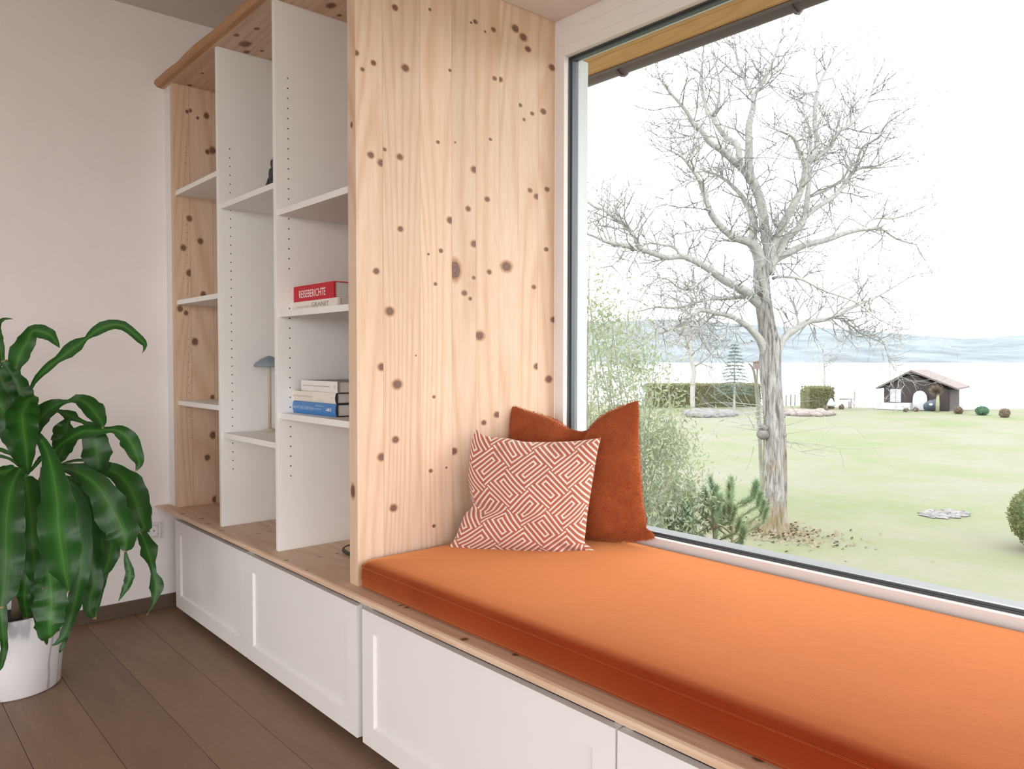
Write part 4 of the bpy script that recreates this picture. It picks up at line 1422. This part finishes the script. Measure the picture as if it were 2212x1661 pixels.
twigs = MB()
drifts = [.3, .8, -1.2, .9, -.9, 1.0, -.4, -1.6, -1.0, 1.3, -1.2, 1.4, 1.0, .8, 1.4, -.9, .5, 1.4, .8, -.9, .3, 1.5, -1.4, .8, -.9, -1.5]
start_drift = {1: .2, 4: 0, 5: -.2, 6: .3, 8: -1.2, 12: .9, 14: .6, 17: .2, 18: .3, 19: .8, 20: .3, 21: .4, 23: -.5, 24: -.8, 25: -.6}
for li, px in enumerate(LIMBS):
    pts, rad = limb_pts(px, drifts[li] - start_drift.get(li, 0), TD + start_drift.get(li, 0))
    P, R = smooth_path(pts, rad, 3)
    # knobbly wobble
    P = [p + Vector((noise.noise(p * 1.7), noise.noise(p * 1.7 + Vector((9, 0, 0))), noise.noise(p * 1.7 + Vector((0, 9, 0))))) * .03 for p in P]
    MB().tube(P, R, 9).build('branch', M_bark2, tree, smooth=True)
    for i in range(2, len(P)):
        t = (P[i] - P[i - 1])
        tn = t.normalized()
        cnt = 1 if R[i] > .05 else 2
        for _ in range(cnt):
            if rt.random() < .62:
                side = Vector((rt.gauss(0, 1), rt.gauss(0, 1), rt.gauss(0, 1) + .2))
                side = (side - tn * side.dot(tn)).normalized()
                L_ = rt.uniform(.7, 1.5) * (1.0 if R[i] > .03 else .8)
                grow(twigs, P[i], tn * .55 + side, L_, min(.024, R[i] * .6), 1, rt)
    for _ in range(3):
        grow(twigs, P[-1], tn + Vector((rt.gauss(0, .4), rt.gauss(0, .4), rt.gauss(0, .4))), rt.uniform(.7, 1.3), R[-1] * .8, 1, rt)
# hanging shoots low on the trunk
for i in range(26):
    zz = rt.uniform(860, 960)
    p = at_d(1672 + rt.uniform(-18, 18), zz, TD)
    sgn = rt.choice((-1, -1, 1))
    grow(twigs, p, rgt * sgn + Vector((0, 0, rt.uniform(-.35, .15))) + fwd * rt.uniform(-.5, .5), rt.uniform(1.2, 2.6), .009, 2, rt, .3)
tw = twigs.build('twigs', plain('twig_bark', (.25, .255, .255), .95, .2, 14, spec=.05), tree, fix=False)  # twig colour paled to carry the sky glare as well
tw['kind'] = 'stuff'

# burls on the trunk
for u, v, r in ((1648, 938, 14), (1690, 940, 9), (1690, 900, 7), (1650, 925, 10)):
    b_ = MB(); c_ = at_d(u, v, TD - .1); rr = r * TD / FPX
    blob(b_, tuple(c_), (rr, rr, rr * .8), 10, 7); b_.build('burl', M_bark, tree, smooth=True)

M_stake = plain('weathered_stake', (.20, .20, .16), .9, .25, 8)
M_stake2 = plain('mossy_stake', (.24, .25, .15), .9, .25, 8)
for i, (pts, m, lab) in enumerate((([(1647, 1130, 4.2), (1645, 1040, 4), (1641, 940, 4.4), (1636, 850, 4.4), (1628, 800, 2.5), (1617, 785, 1.2)], M_stake, 'grey leaning sapling stem left of the tree trunk'),
                                   ([(1653, 1135, 4.5), (1653, 1040, 4.2), (1652, 940, 3.4), (1651, 860, 2.2), (1648, 780, 1.6), (1645, 740, 1)], M_stake2, 'mossy green stem close against the tree trunk'))):
    P, R = limb_pts(pts, 0, (gnd(1650, 1133) - CAM).dot(FW))
    P[0].z = GZ - .02
    P, R = smooth_path(P, R, 3)
    s_ = MB().tube(P, R, 9).build('leaning_sapling', m, smooth=True)
    tag(s_, lab, 'stem', 'stems beside the tree')


def leaf_cloud(mb, centre_fn, count, ln, wd, rnd_, updir=.3):
    for _ in range(count):
        p = centre_fn()
        if p is None: continue
        d = Vector((rnd_.gauss(0, 1), rnd_.gauss(0, 1), rnd_.gauss(0, 1) + updir)).normalized()
        s_ = d.orthogonal().normalized()
        s_ = (s_ * math.cos(rnd_.random() * 6.28) + d.cross(s_) * math.sin(rnd_.random() * 6.28)).normalized()
        l_ = ln * rnd_.uniform(.6, 1.3); w_ = wd * rnd_.uniform(.6, 1.3)
        n_ = d.cross(s_) * (w_ * .35)
        b = len(mb.v)
        mb.v += [tuple(p), tuple(p + d * l_ * .5 + s_ * w_ + n_), tuple(p + d * l_), tuple(p + d * l_ * .5 - s_ * w_ + n_)]
        mb.face((b, b + 1, b + 2)); mb.face((b, b + 2, b + 3))


def leafy(name, cols, rough=.6):
    m, nt, N, L, bs = new_mat(name)
    setp(bs, cols[1], rough, spec=.25)
    f = ntex(N, L, coords(N, L), 5.0, 4, .7)
    L.new(ramp(N, L, f, [(.3, cols[0]), (.5, cols[1]), (.7, cols[2])]), bs.inputs['Base Color'])
    tl = N.new('ShaderNodeBsdfTranslucent'); tl.inputs[0].default_value = (*cols[2], 1)
    mx = N.new('ShaderNodeMixShader'); mx.inputs[0].default_value = .3
    L.new(bs.outputs[0], mx.inputs[1]); L.new(tl.outputs[0], mx.inputs[2])
    L.new(mx.outputs[0], N['Material Output'].inputs['Surface'])
    return m


M_olive = leafy('grey_green_leaves', ((.13, .175, .14), (.20, .25, .19), (.26, .285, .15)))
M_yew = leafy('clipped_evergreen', ((.055, .085, .03), (.10, .135, .05), (.17, .17, .07)))
M_pine = leafy('pine_needles', ((.12, .19, .12), (.18, .27, .16), (.25, .31, .17)))
M_spruce = leafy('spruce_needles', ((.07, .12, .11), (.10, .16, .14), (.14, .20, .17)))
M_hedge = leafy('hedge_foliage', ((.10, .115, .055), (.15, .16, .08), (.20, .185, .105)))
M_brown = leafy('dry_brown_twigs', ((.12, .095, .07), (.17, .135, .10), (.22, .175, .13)))
M_box = leafy('boxwood_leaves', ((.045, .10, .06), (.07, .15, .085), (.10, .19, .11)))

# loose grey-green shrub by the window
SDp = 9.0
shrub = thing('tall_shrub', at_z(1330, 1300, GZ) * 0 + Vector((at_d(1330, 1000, SDp).x, at_d(1330, 1000, SDp).y, GZ)), 'loose grey-green shrub rising behind the pillows outside the window', 'shrub')
rs = random.Random(3)
sp = Vector(shrub.location)
stm = MB()
stem_tips = []
specs = [(1262, 520), (1275, 470), (1290, 560), (1310, 620), (1330, 600), (1350, 680), (1300, 680), (1375, 740), (1400, 780), (1420, 700), (1440, 800), (1330, 760), (1460, 850), (1270, 640), (1480, 900), (1255, 580), (1240, 500), (1490, 960), (1440, 930), (1470, 1030), (1390, 860), (1350, 830), (1500, 1010), (1280, 800), (1230, 620), (1440, 1000)]
for u, v in specs:
    dd_ = SDp + rs.uniform(-1.0, 1.0)
    tip = at_d(u, v, dd_)
    b0 = sp + Vector((rs.uniform(-.5, .5), rs.uniform(-.5, .5), 0))
    mid = b0.lerp(tip, .55) + Vector((rs.uniform(-.15, .15), rs.uniform(-.15, .15), .25))
    P, R = smooth_path([b0, b0.lerp(mid, .5) + Vector((0, 0, .1)), mid, tip], [.022, .016, .010, .003], 4)
    stm.tube(P, R, 5)
    stem_tips.append((P, v))
stm.build('stems', M_stake, shrub)
fo = MB()


def along():
    P, v = rs.choice(stem_tips)
    t = rs.uniform(.35, 1.0)
    i = min(len(P) - 1, int(t * (len(P) - 1)))
    sp_ = .14 + .30 * (1 - (t - .35) / .65)
    return P[i] + Vector((rs.gauss(0, sp_), rs.gauss(0, sp_), rs.gauss(0, sp_)))


leaf_cloud(fo, along, 9500, .075, .010, rs, .8)
low_c = [(at_d(u, v, SDp + rs.uniform(-.8, .8)), r) for u, v, r in ((1290, 760, .42), (1330, 800, .5), (1280, 860, .5), (1370, 880, .45), (1330, 960, .5), (1420, 930, .35), (1440, 1020, .33), (1400, 1090, .42), (1470, 1080, .28), (1430, 1130, .4), (1330, 1080, .5), (1300, 700, .3), (1380, 780, .25), (1440, 970, .25))]


def lowf():
    c_, r = rs.choice(low_c)
    return c_ + Vector((rs.gauss(0, r * .6), rs.gauss(0, r * .6), rs.gauss(0, r * .6)))


leaf_cloud(fo, lowf, 6500, .075, .011, rs, .8)
f_ = fo.build('foliage', M_olive, shrub, fix=False); f_['kind'] = 'stuff'

# young pines below the window
def young_pine(u, vtop, dep, label, shoots, seed):
    r_ = random.Random(seed)
    topp = at_d(u, vtop, dep)
    t = thing('young_pine', (topp.x, topp.y, GZ), label, 'pine', 'young pines under the window')
    st_ = MB(); st_.tube([(topp.x, topp.y, GZ - .02), (topp.x + .03, topp.y, (GZ + topp.z) / 2), tuple(topp)], [.03, .02, .006], 7)
    nd = MB()

    def brush(a, b, n, ln):
        ax = (b - a)
        for _ in range(n):
            q = r_.random()
            p = a + ax * q
            d = (ax.normalized() * r_.uniform(.7, 1.3) + Vector((r_.gauss(0, 1), r_.gauss(0, 1), r_.gauss(0, 1))) * .45).normalized()
            s_ = d.orthogonal().normalized()
            s_ = s_ * math.cos(q * 40) + d.cross(s_) * math.sin(q * 40)
            l_ = ln * r_.uniform(.7, 1.2)
            bb = len(nd.v)
            nd.v += [tuple(p - s_ * .0042), tuple(p + s_ * .0042), tuple(p + d * l_)]
            nd.face((bb, bb + 1, bb + 2))
    brush(topp + Vector((0, 0, -.30)), topp + Vector((0, 0, -.03)), 420, .10)
    for k_ in range(shoots):
        h = .22 + .14 * (k_ // 4) + r_.uniform(0, .1)
        an = k_ * 2.1 + seed
        ln = .16 + h * .38
        a = Vector((topp.x, topp.y, topp.z - h - .1))
        b = a + Vector((math.cos(an) * ln, math.sin(an) * ln, ln * .55))
        c_ = b + Vector((math.cos(an) * .05, math.sin(an) * .05, .16))
        st_.tube([a, b, c_], [.010, .008, .004], 5)
        brush(a.lerp(b, .3), b, 170, .09); brush(b, c_, 260, .10)
    st_.build('stem', M_brown, t)
    n_ = nd.build('needles', M_pine, t, fix=False); n_['kind'] = 'stuff'
    return t


young_pine(1580, 1031, 9.2, 'tallest young pine, nearest the tree trunk under the window', 14, 1)
young_pine(1541, 1078, 9.0, 'shorter young pine left of the tallest one under the window', 12, 2)
young_pine(1496, 1048, 9.4, 'young pine beside the grey-green shrub under the window', 14, 3)
young_pine(1446, 1105, 9.1, 'low young pine partly lost in the grey-green shrub', 12, 4)

# ball of clipped evergreen at the right edge
bp_ = gnd(2262, 1192)
bd_ = (bp_ - CAM).dot(FW)
rb = 74 * bd_ / FPX
ball = thing('topiary_ball', bp_, 'clipped green topiary ball cut by the right edge', 'shrub')
rs = random.Random(9)
bb_ = MB()


def onball():
    d = Vector((rs.gauss(0, 1), rs.gauss(0, 1), rs.gauss(0, 1))).normalized()
    return bp_ + Vector((0, 0, rb)) + d * rb * rs.uniform(.86, 1.0)


leaf_cloud(bb_, onball, 6000, .06, .016, rs, .3)
f_ = bb_.build('foliage', M_yew, ball, fix=False); f_['kind'] = 'stuff'
ic = MB(); blob(ic, (bp_.x, bp_.y, bp_.z + rb), (rb * .88,) * 3, 20, 12); ic.build('core', M_yew, ball, smooth=True)


# ------------------------------------------------------------------ hedges and the round shrubs by the shore
def leaf_block(name, pl, pr, depth, height, label, cat, mat, count, ln, group=None, seed=0, rounded=.15):
    r_ = random.Random(seed)
    t = thing(name, (pl + pr) / 2, label, cat, group)
    ax = (pr - pl); w = ax.length; ax = ax.normalized(); dv = Vector((-ax.y, ax.x, 0))
    core = MB()
    outline = [(0, 0), (0, height * .85), (.12 * height, height * .97), (w - .12 * height, height * .97), (w, height * .85), (w, 0)]
    core.prism([pl + ax * a + Vector((0, 0, b)) for a, b in outline], dv * depth)
    core.build('core', mat, t)
    m = MB()

    def pick():
        f = r_.random()
        a, z, q = r_.random() * w, r_.random() * height, r_.random() * depth
        if f < .6: q = -.02
        elif f < .85: z = height
        else: a = r_.choice((0, w))
        return pl + ax * a + dv * q + Vector((r_.gauss(0, .04), r_.gauss(0, .04), z + r_.gauss(0, .04)))
    leaf_cloud(m, pick, count, ln, ln * .35, r_, .6)
    f_ = m.build('foliage', mat, t, fix=False); f_['kind'] = 'stuff'
    return t


def hgt(v_top, v_bot):     # height of something standing at row v_bot on the lawn
    p = gnd(1700, v_bot)
    return (v_bot - v_top) * (p - CAM).dot(FW) / FPX


leaf_block('hedge', gnd(1405, 880), gnd(1642, 879), 1.6, hgt(832, 880), 'long clipped hedge behind the bare tree', 'hedge', M_hedge, 9000, .16, seed=1)
leaf_block('hedge', gnd(1747, 883), gnd(1801, 883), 1.8, hgt(838, 883), 'short block of clipped hedge by the shore', 'hedge', M_hedge, 2600, .15, seed=2)


def round_bush(u, v, rpx, label, mat, squash=1.0, count=900, group='round bushes along the shore', cat='bush', seed=0):
    r_ = random.Random(seed)
    p = gnd(u, v); d_ = (p - CAM).dot(FW); r = rpx * d_ / FPX
    t = thing('round_bush', p, label, cat, group)
    core = MB(); blob(core, (p.x, p.y, p.z + r * squash * .95), (r * .9, r * .9, r * squash * .92), 14, 9); core.build('core', mat, t, smooth=True)
    m = MB()

    def pick():
        d = Vector((r_.gauss(0, 1), r_.gauss(0, 1), r_.gauss(0, 1))).normalized()
        return p + Vector((d.x * r, d.y * r, r * squash * .95 + d.z * r * squash)) * 1.0
    leaf_cloud(m, pick, count, .10, .035, r_, .3)
    f_ = m.build('foliage', mat, t, fix=False); f_['kind'] = 'stuff'
    return t


round_bush(2070, 894, 8, 'brown round bush between the boathouse and the green bush', M_brown, .95, seed=1)
round_bush(2121, 897, 12, 'green round bush between two brown ones', M_box, .80, seed=2)
round_bush(2170, 902, 9.5, 'brown round bush right of the green bush', M_brown, 1.0, seed=3)
round_bush(1957, 890, 4.2, 'tiny brown bush before the white boathouse landing', M_brown, .9, 300, seed=4)
round_bush(1978, 889, 4.5, 'tiny brown bush before the white board', M_brown, .95, 300, seed=5)
round_bush(1783, 887, 5.0, 'tiny brown bush at the foot of the hedge block', M_brown, 1.1, 300, seed=6)
round_bush(1818, 884, 4.6, 'tiny brown bush below the jetty rail', M_brown, 1.1, 300, seed=7)

# bare young tree, sapling and spruce behind the hedge
def small_tree(name, px, label, seed, n_tw, depv, cat='tree', ln=(1.2, 2.4), mat=M_bark2, lvl=1):
    r_ = random.Random(seed)
    base = gnd(px[0][0], depv); d_ = (base - CAM).dot(FW)
    t = thing(name, base, label, cat)
    P, R = limb_pts(px, 0, d_)
    P.insert(0, base.copy()); R.insert(0, R[0] * 1.1)
    P, R = smooth_path(P, R, 4)
    MB().tube(P, R, 8).build('trunk', mat, t, smooth=True)
    m = MB()
    for _ in range(n_tw):
        i = r_.randint(len(P) // 3, len(P) - 1)
        tn = (P[i] - P[i - 1]).normalized()
        sd_ = Vector((r_.gauss(0, 1), r_.gauss(0, 1), r_.gauss(0, .6)))
        grow(m, P[i], tn * .5 + sd_.normalized(), r_.uniform(*ln), R[i] * .5, lvl, r_)
    f_ = m.build('twigs', mat, t, fix=False); f_['kind'] = 'stuff'
    return t


small_tree('bare_tree', [(1496, 835, 5), (1499, 800, 5), (1492, 770, 4.4), (1489, 740, 4), (1490, 710, 3.4), (1491, 680, 2.6), (1492, 655, 1.4)], 'smaller bare tree behind the long hedge', 4, 26, 884, ln=(1.6, 3.0))
small_tree('bare_tree', [(1781, 840, 2.0), (1781, 800, 1.8), (1779, 775, 1.4), (1778, 750, 1)], 'thin bare tree behind the short hedge block', 6, 16, 876, ln=(1.4, 2.6))
small_tree('sapling', [(1845, 880, 1.4), (1846, 862, 1.3), (1846, 845, 1.2), (1846, 835, .9)], 'small sapling with a twiggy crown left of the boathouse', 7, 12, 886, 'tree', (.7, 1.2))

bs_ = gnd(1586, 884); ds_ = (bs_ - CAM).dot(FW)
spr = thing('spruce', bs_, 'young spruce standing behind the long hedge', 'spruce')
hs = (884 - 738) * ds_ / FPX
MB().tube([bs_, bs_ + Vector((0, 0, hs * .5)), bs_ + Vector((0, 0, hs))], [.10, .06, .01], 8).build('trunk', M_bark2, spr)
sm_ = MB(); rs = random.Random(21)
for lvl in range(15):
    z = hs * (.24 + .76 * lvl / 15)
    L_ = (1 - z / hs) * 1.9 + .12
    for k_ in range(7):
        an = k_ * .9 + lvl * .7
        d = Vector((math.cos(an), math.sin(an), .12))
        a = bs_ + Vector((0, 0, z))
        for _ in range(46):
            q = rs.random()
            p = a + d * (L_ * q) + Vector((0, 0, -.25 * q * q * L_))
            e = Vector((rs.gauss(0, .6), rs.gauss(0, .6), rs.gauss(0, .25))) + d
            e.normalize(); s_ = e.orthogonal().normalized()
            b = len(sm_.v)
            sm_.v += [tuple(p - s_ * .018), tuple(p + s_ * .018), tuple(p + e * .22)]
            sm_.face((b, b + 1, b + 2))
f_ = sm_.build('needles', M_spruce, spr, fix=False); f_['kind'] = 'stuff'

# ------------------------------------------------------------------ nest box on a pole
M_oldwood = plain('weathered_boards', (.13, .10, .095), .85, .25, 6)
hp = gnd(1634, 905); hd = (hp - CAM).dot(FW)
nb = thing('nest_box', hp, 'dark wooden nest box on a pole left of the tree trunk', 'nest box')
c_ = at_d(1636, 790, hd); w2 = 8.5 * hd / FPX; h2_ = 7.5 * hd / FPX
MB().tube([(c_.x, c_.y, GZ - .02), (c_.x, c_.y, c_.z - h2_)], .055, 8).build('pole', M_oldwood, nb)
def yawbox(mb, c, hw, hd2, hz):
    b = len(mb.v)
    for sz in (-1, 1):
        for sy in (-1, 1):
            for sx in (-1, 1):
                mb.v.append(tuple(c + rgt * (sx * hw) + fwd * (sy * hd2) + Vector((0, 0, sz * hz))))
    for q in ((0, 2, 3, 1), (4, 5, 7, 6), (0, 1, 5, 4), (2, 6, 7, 3), (0, 4, 6, 2), (1, 3, 7, 5)): mb.face([b + i for i in q])
    return mb
yawbox(MB(), c_, w2 * .9, w2 * .8, h2_).build('box', M_oldwood, nb)
rf = MB(); rf.prism([c_ + rgt * (-w2 * 1.2) + Vector((0, 0, h2_)) - fwd * w2, c_ + rgt * (w2 * 1.2) + Vector((0, 0, h2_)) - fwd * w2, c_ + rgt * (w2 * 1.2) + Vector((0, 0, h2_ + .05)) - fwd * w2, c_ + Vector((0, 0, h2_ + .14)) - fwd * w2, c_ + rgt * (-w2 * 1.2) + Vector((0, 0, h2_ + .05)) - fwd * w2], fwd * (w2 * 2)); rf.build('roof', M_oldwood, nb)

# ------------------------------------------------------------------ boathouse
hb = gnd(1966, 885); hd = (hb - CAM).dot(FW); K = hd / FPX
hut = thing('boathouse', hb, 'small dark wooden boathouse with pitched roof at the lake shore', 'hut')
M_hutwood = wood('dark_hut_boards', (.022, .018, .019), (.045, .036, .036), 'z', .8, 10)
M_roof = plain('old_roof_tiles', (.105, .085, .08), .9, .2, 2.0)
M_whitep = plain('white_paint', (.34, .35, .37), .6, .03, 4)


HBK = (fwd + rgt * .78).normalized(); HXA = Vector((HBK.y, -HBK.x, 0))


def HP(u, v, back=0.0):       # a point on the hut's front plane (or behind it), by survey offsets in metres
    return hb + HXA * ((u - 1966) * K / .93) + Vector((0, 0, (885 - v) * K)) + HBK * back


wl, wr_, eave_v, rid_v, rid_u = 1917, 2034, 838, 803, 1968
nb_ = 20
for i in range(nb_):
    u0 = wl + (wr_ - wl) * i / nb_; u1 = wl + (wr_ - wl) * (i + 1) / nb_
    def vt(u): return rid_v + 4 + (abs(u - rid_u)) * (eave_v - rid_v) / (rid_u - wl + 6)
    MB().prism([HP(u0 + .1, 884), HP(u1 - .1, 884), HP(u1 - .1, vt(u1)), HP(u0 + .1, vt(u0))], HBK * .04).build('wall_board', M_hutwood, hut)
bk = MB(); bk.prism([HP(wl + .5, 884.5, .05), HP(wr_ - .5, 884.5, .05), HP(wr_ - .5, eave_v + 3, .05), HP(rid_u, rid_v + 6, .05), HP(wl + .5, eave_v + 3, .05)], HBK * 5.4); bk.build('wall_core', M_hutwood, hut)
for sgn, e_u, e_v in ((-1, 1904, 838), (1, 2050, 836)):
    r_ = MB()
    a0, a1 = HP(rid_u, rid_v - 4, -.45), HP(e_u, e_v, -.45)
    th_ = Vector((0, 0, -.13))
    r_.prism([a0, a1, a1 + th_, a0 + th_], HBK * 6.5)
    r_.build('roof_slope', M_roof, hut)
MB().prism([HP(1929, 869, -.04), HP(1949, 869, -.04), HP(1949, 841, -.04), HP(1929, 841, -.04)], HBK * .05).build('shutter', M_whitep, hut)
MB().prism([HP(1938.6, 869, -.05), HP(1939.4, 869, -.05), HP(1939.4, 841, -.05), HP(1938.6, 841, -.05)], HBK * .02).build('shutter_post', M_oldwood, hut)
for uu in (2035, 2030):
    MB().tube([HP(uu, 884, 0 if uu == 2035 else 4), HP(uu, 840, 0 if uu == 2035 else 4)], .06, 6).build('post', M_hutwood, hut)
land = MB().prism([HP(1909, 884, -1.3), HP(1971, 884, -1.3), HP(1971, 869.5, -1.3), HP(1909, 871, -1.3)], HBK * .9).build('landing', M_whitep)
tag(land, 'low white landing in front of the boathouse', 'landing')
# white board leaning on the wall
brd = MB()
n = 16
ol = []
for k_ in range(n + 1):
    a = math.pi * k_ / n
    ol.append((1985 + 12.5 * math.cos(a) + .0, 860 - 16 * math.sin(a) - 1))
ol = [(1995, 884), (1998, 862)] + ol[1:-1] + [(1972.5, 862), (1971, 884)]
brd.prism([HP(u, v, -.45 + .0) for u, v in ol], HBK * .12)
bo = brd.build('board', M_whitep); tag(bo, 'white rounded board leaning against the boathouse wall', 'board')
M_tarp = plain('dark_blue_tarp', (.03, .045, .065), .5, .3, 3)
tp_ = MB()
for u, v, ru, rv in ((2008, 873, 13.5, 12), (1999, 876, 7, 9), (2014, 870, 9, 11)):
    c2 = HP(u, v, -.75); blob(tp_, tuple(c2), (ru * K, ru * K * .55, rv * K), 12, 8)
tpo = tp_.build('covered_pile', M_tarp, smooth=True); tag(tpo, 'dark tarp-covered pile beside the white board', 'pile')
mk = MB(); c2 = HP(2009, 870, -1.45); blob(mk, tuple(c2), (4 * K, .02, 2.6 * K), 12, 6); mk.build('emblem', M_whitep, tpo)
# pollarded tree before the hut
pr_ = gnd(2025, 890); pk = (pr_ - CAM).dot(FW) / FPX
pol = thing('pollard_tree', pr_, 'pollarded tree with a ball of brown twigs before the boathouse', 'tree')
MB().tube([pr_, pr_ + Vector((0, 0, 25 * pk)), pr_ + Vector((0, 0, 40 * pk))], [.14, .12, .09], 8).build('trunk', M_stake2, pol, smooth=True)
pm = MB(); rs = random.Random(2)
cc = pr_ + Vector((0, 0, 47 * pk)) - rgt * (4 * pk)
for _ in range(420):
    d = Vector((rs.gauss(0, 1), rs.gauss(0, 1), rs.gauss(0, 1))).normalized()
    e = cc + Vector((d.x * 17 * pk, d.y * 17 * pk, d.z * 15 * pk)) * rs.uniform(.5, 1)
    s_ = cc.lerp(e, .1) - Vector((0, 0, 4 * pk))
    pm.tube([s_, s_.lerp(e, .6), e], [.016, .012, .006], 3, False)
f_ = pm.build('twigs', M_brown, pol, fix=False); f_['kind'] = 'stuff'

# shore posts, jetty rail, white folded parasol
for i, (u, vt_, vb) in enumerate(((1698, 853, 871), (1708, 852, 870), (1717, 852, 871))):
    p = gnd(u, vb + 5); d_ = (p - CAM).dot(FW) / FPX
    tag(MB().tube([p - Vector((0, 0, .2)), p + Vector((0, 0, (vb + 5 - vt_) * d_))], .05, 8).build('shore_post', M_oldwood), ['leftmost thin post by the lake right of the trunk', 'middle thin post by the lake right of the trunk', 'rightmost thin post by the lake right of the trunk'][i], 'post', 'posts by the lake')
jp = gnd(1818, 882); jk = (jp - CAM).dot(FW) / FPX
jet = thing('jetty_rail', jp, 'slim jetty table and rail between the hedge block and the sapling', 'rail')
J = lambda u, v, b=0.0: jp + rgt * ((u - 1818) * jk) + Vector((0, 0, (882 - v) * jk)) + fwd * b
MB().tube([J(1814, 862), J(1840, 862)], .06, 6).build('top_rail', M_oldwood, jet)
MB().tube([J(1817, 873), J(1838, 865)], .06, 6).build('slanting_rail', M_whitep, jet)
for u, a, b in ((1819, 873, 884), (1834, 866, 883), (1838, 864, 883)):
    MB().tube([J(u, a), J(u, b)], .05, 6).build('post', M_oldwood, jet)
cp_ = gnd(1795, 884); ck = (cp_ - CAM).dot(FW) / FPX
par = MB().lathe([(.30, cp_.z + .25), (.34, cp_.z + .4), (.10, cp_.z + 22 * ck), (.01, cp_.z + 24 * ck)], cp_.x, cp_.y, 16, True, True).build('folded_cover', M_whitep, smooth=True)
tag(par, 'white pointed garden cover beside the hedge block', 'cover')
MB().tube([cp_, cp_ + Vector((0, 0, .3))], .05, 6).build('foot', M_oldwood, par)

# stone bed, log row, ash patch, dead leaves under the tree
M_stone = plain('grey_stone', (.115, .11, .115), .9, .3, 3)
M_log = plain('grey_logs', (.16, .14, .13), .9, .3, 3)
rs = random.Random(14)


def heap(name, us, vs, size, count, mat, label, cat, flat=.5, base=True):
    c0 = gnd(sum(us) / 2, sum(vs) / 2)
    t = MB()
    for _ in range(count):
        while True:
            e0, e1 = rs.uniform(-1, 1), rs.uniform(-1, 1)
            if e0 * e0 + e1 * e1 < rs.random() ** .5: break
        p = gnd((us[0] + us[1]) / 2 + e0 * (us[1] - us[0]) / 2, (vs[0] + vs[1]) / 2 + e1 * (vs[1] - vs[0]) / 2)
        s_ = size * rs.uniform(.5, 1.3)
        blob(t, (p.x, p.y, p.z + s_ * flat * .5), (s_, s_ * rs.uniform(.6, 1), s_ * flat), 7, 5)
    o = t.build(name, mat, smooth=True)
    tag(o, label, cat, None, 'stuff')
    return o


heap('stone_bed', (1478, 1590), (891, 903), .42, 170, M_stone, 'low bed of grey stones before the long hedge', 'stones', .5)
heap('log_row', (1694, 1802), (891, 900), .36, 120, M_log, 'row of grey logs and stones right of the trunk', 'logs', .55)
heap('ash_patch', (1985, 2098), (1100, 1121), .07, 260, plain('pale_ash', (.13, .127, .127), .95, .35, 5), 'pale patch of ash on the lawn', 'ash', .25)
lv = MB()
for _ in range(520):
    a = rs.random() * 6.283; q = abs(rs.gauss(0, .55)) + .25
    p = tr_root + Vector((math.cos(a) * q * 1.4, math.sin(a) * q, .02 + .10 * math.exp(-q * 1.5) * rs.random()))
    d = Vector((rs.gauss(0, 1), rs.gauss(0, 1), rs.gauss(0, .3))).normalized(); s_ = d.orthogonal()
    b = len(lv.v)
    lv.v += [tuple(p - s_ * .03), tuple(p + d * .05), tuple(p + s_ * .03), tuple(p - d * .05)]
    lv.face((b, b + 1, b + 2, b + 3))
dl = lv.build('dead_leaves', plain('dry_leaves', (.15, .13, .085), .9, .25, 8), fix=False)
tag(dl, 'ring of dry brown leaves around the tree foot', 'leaves', None, 'stuff')
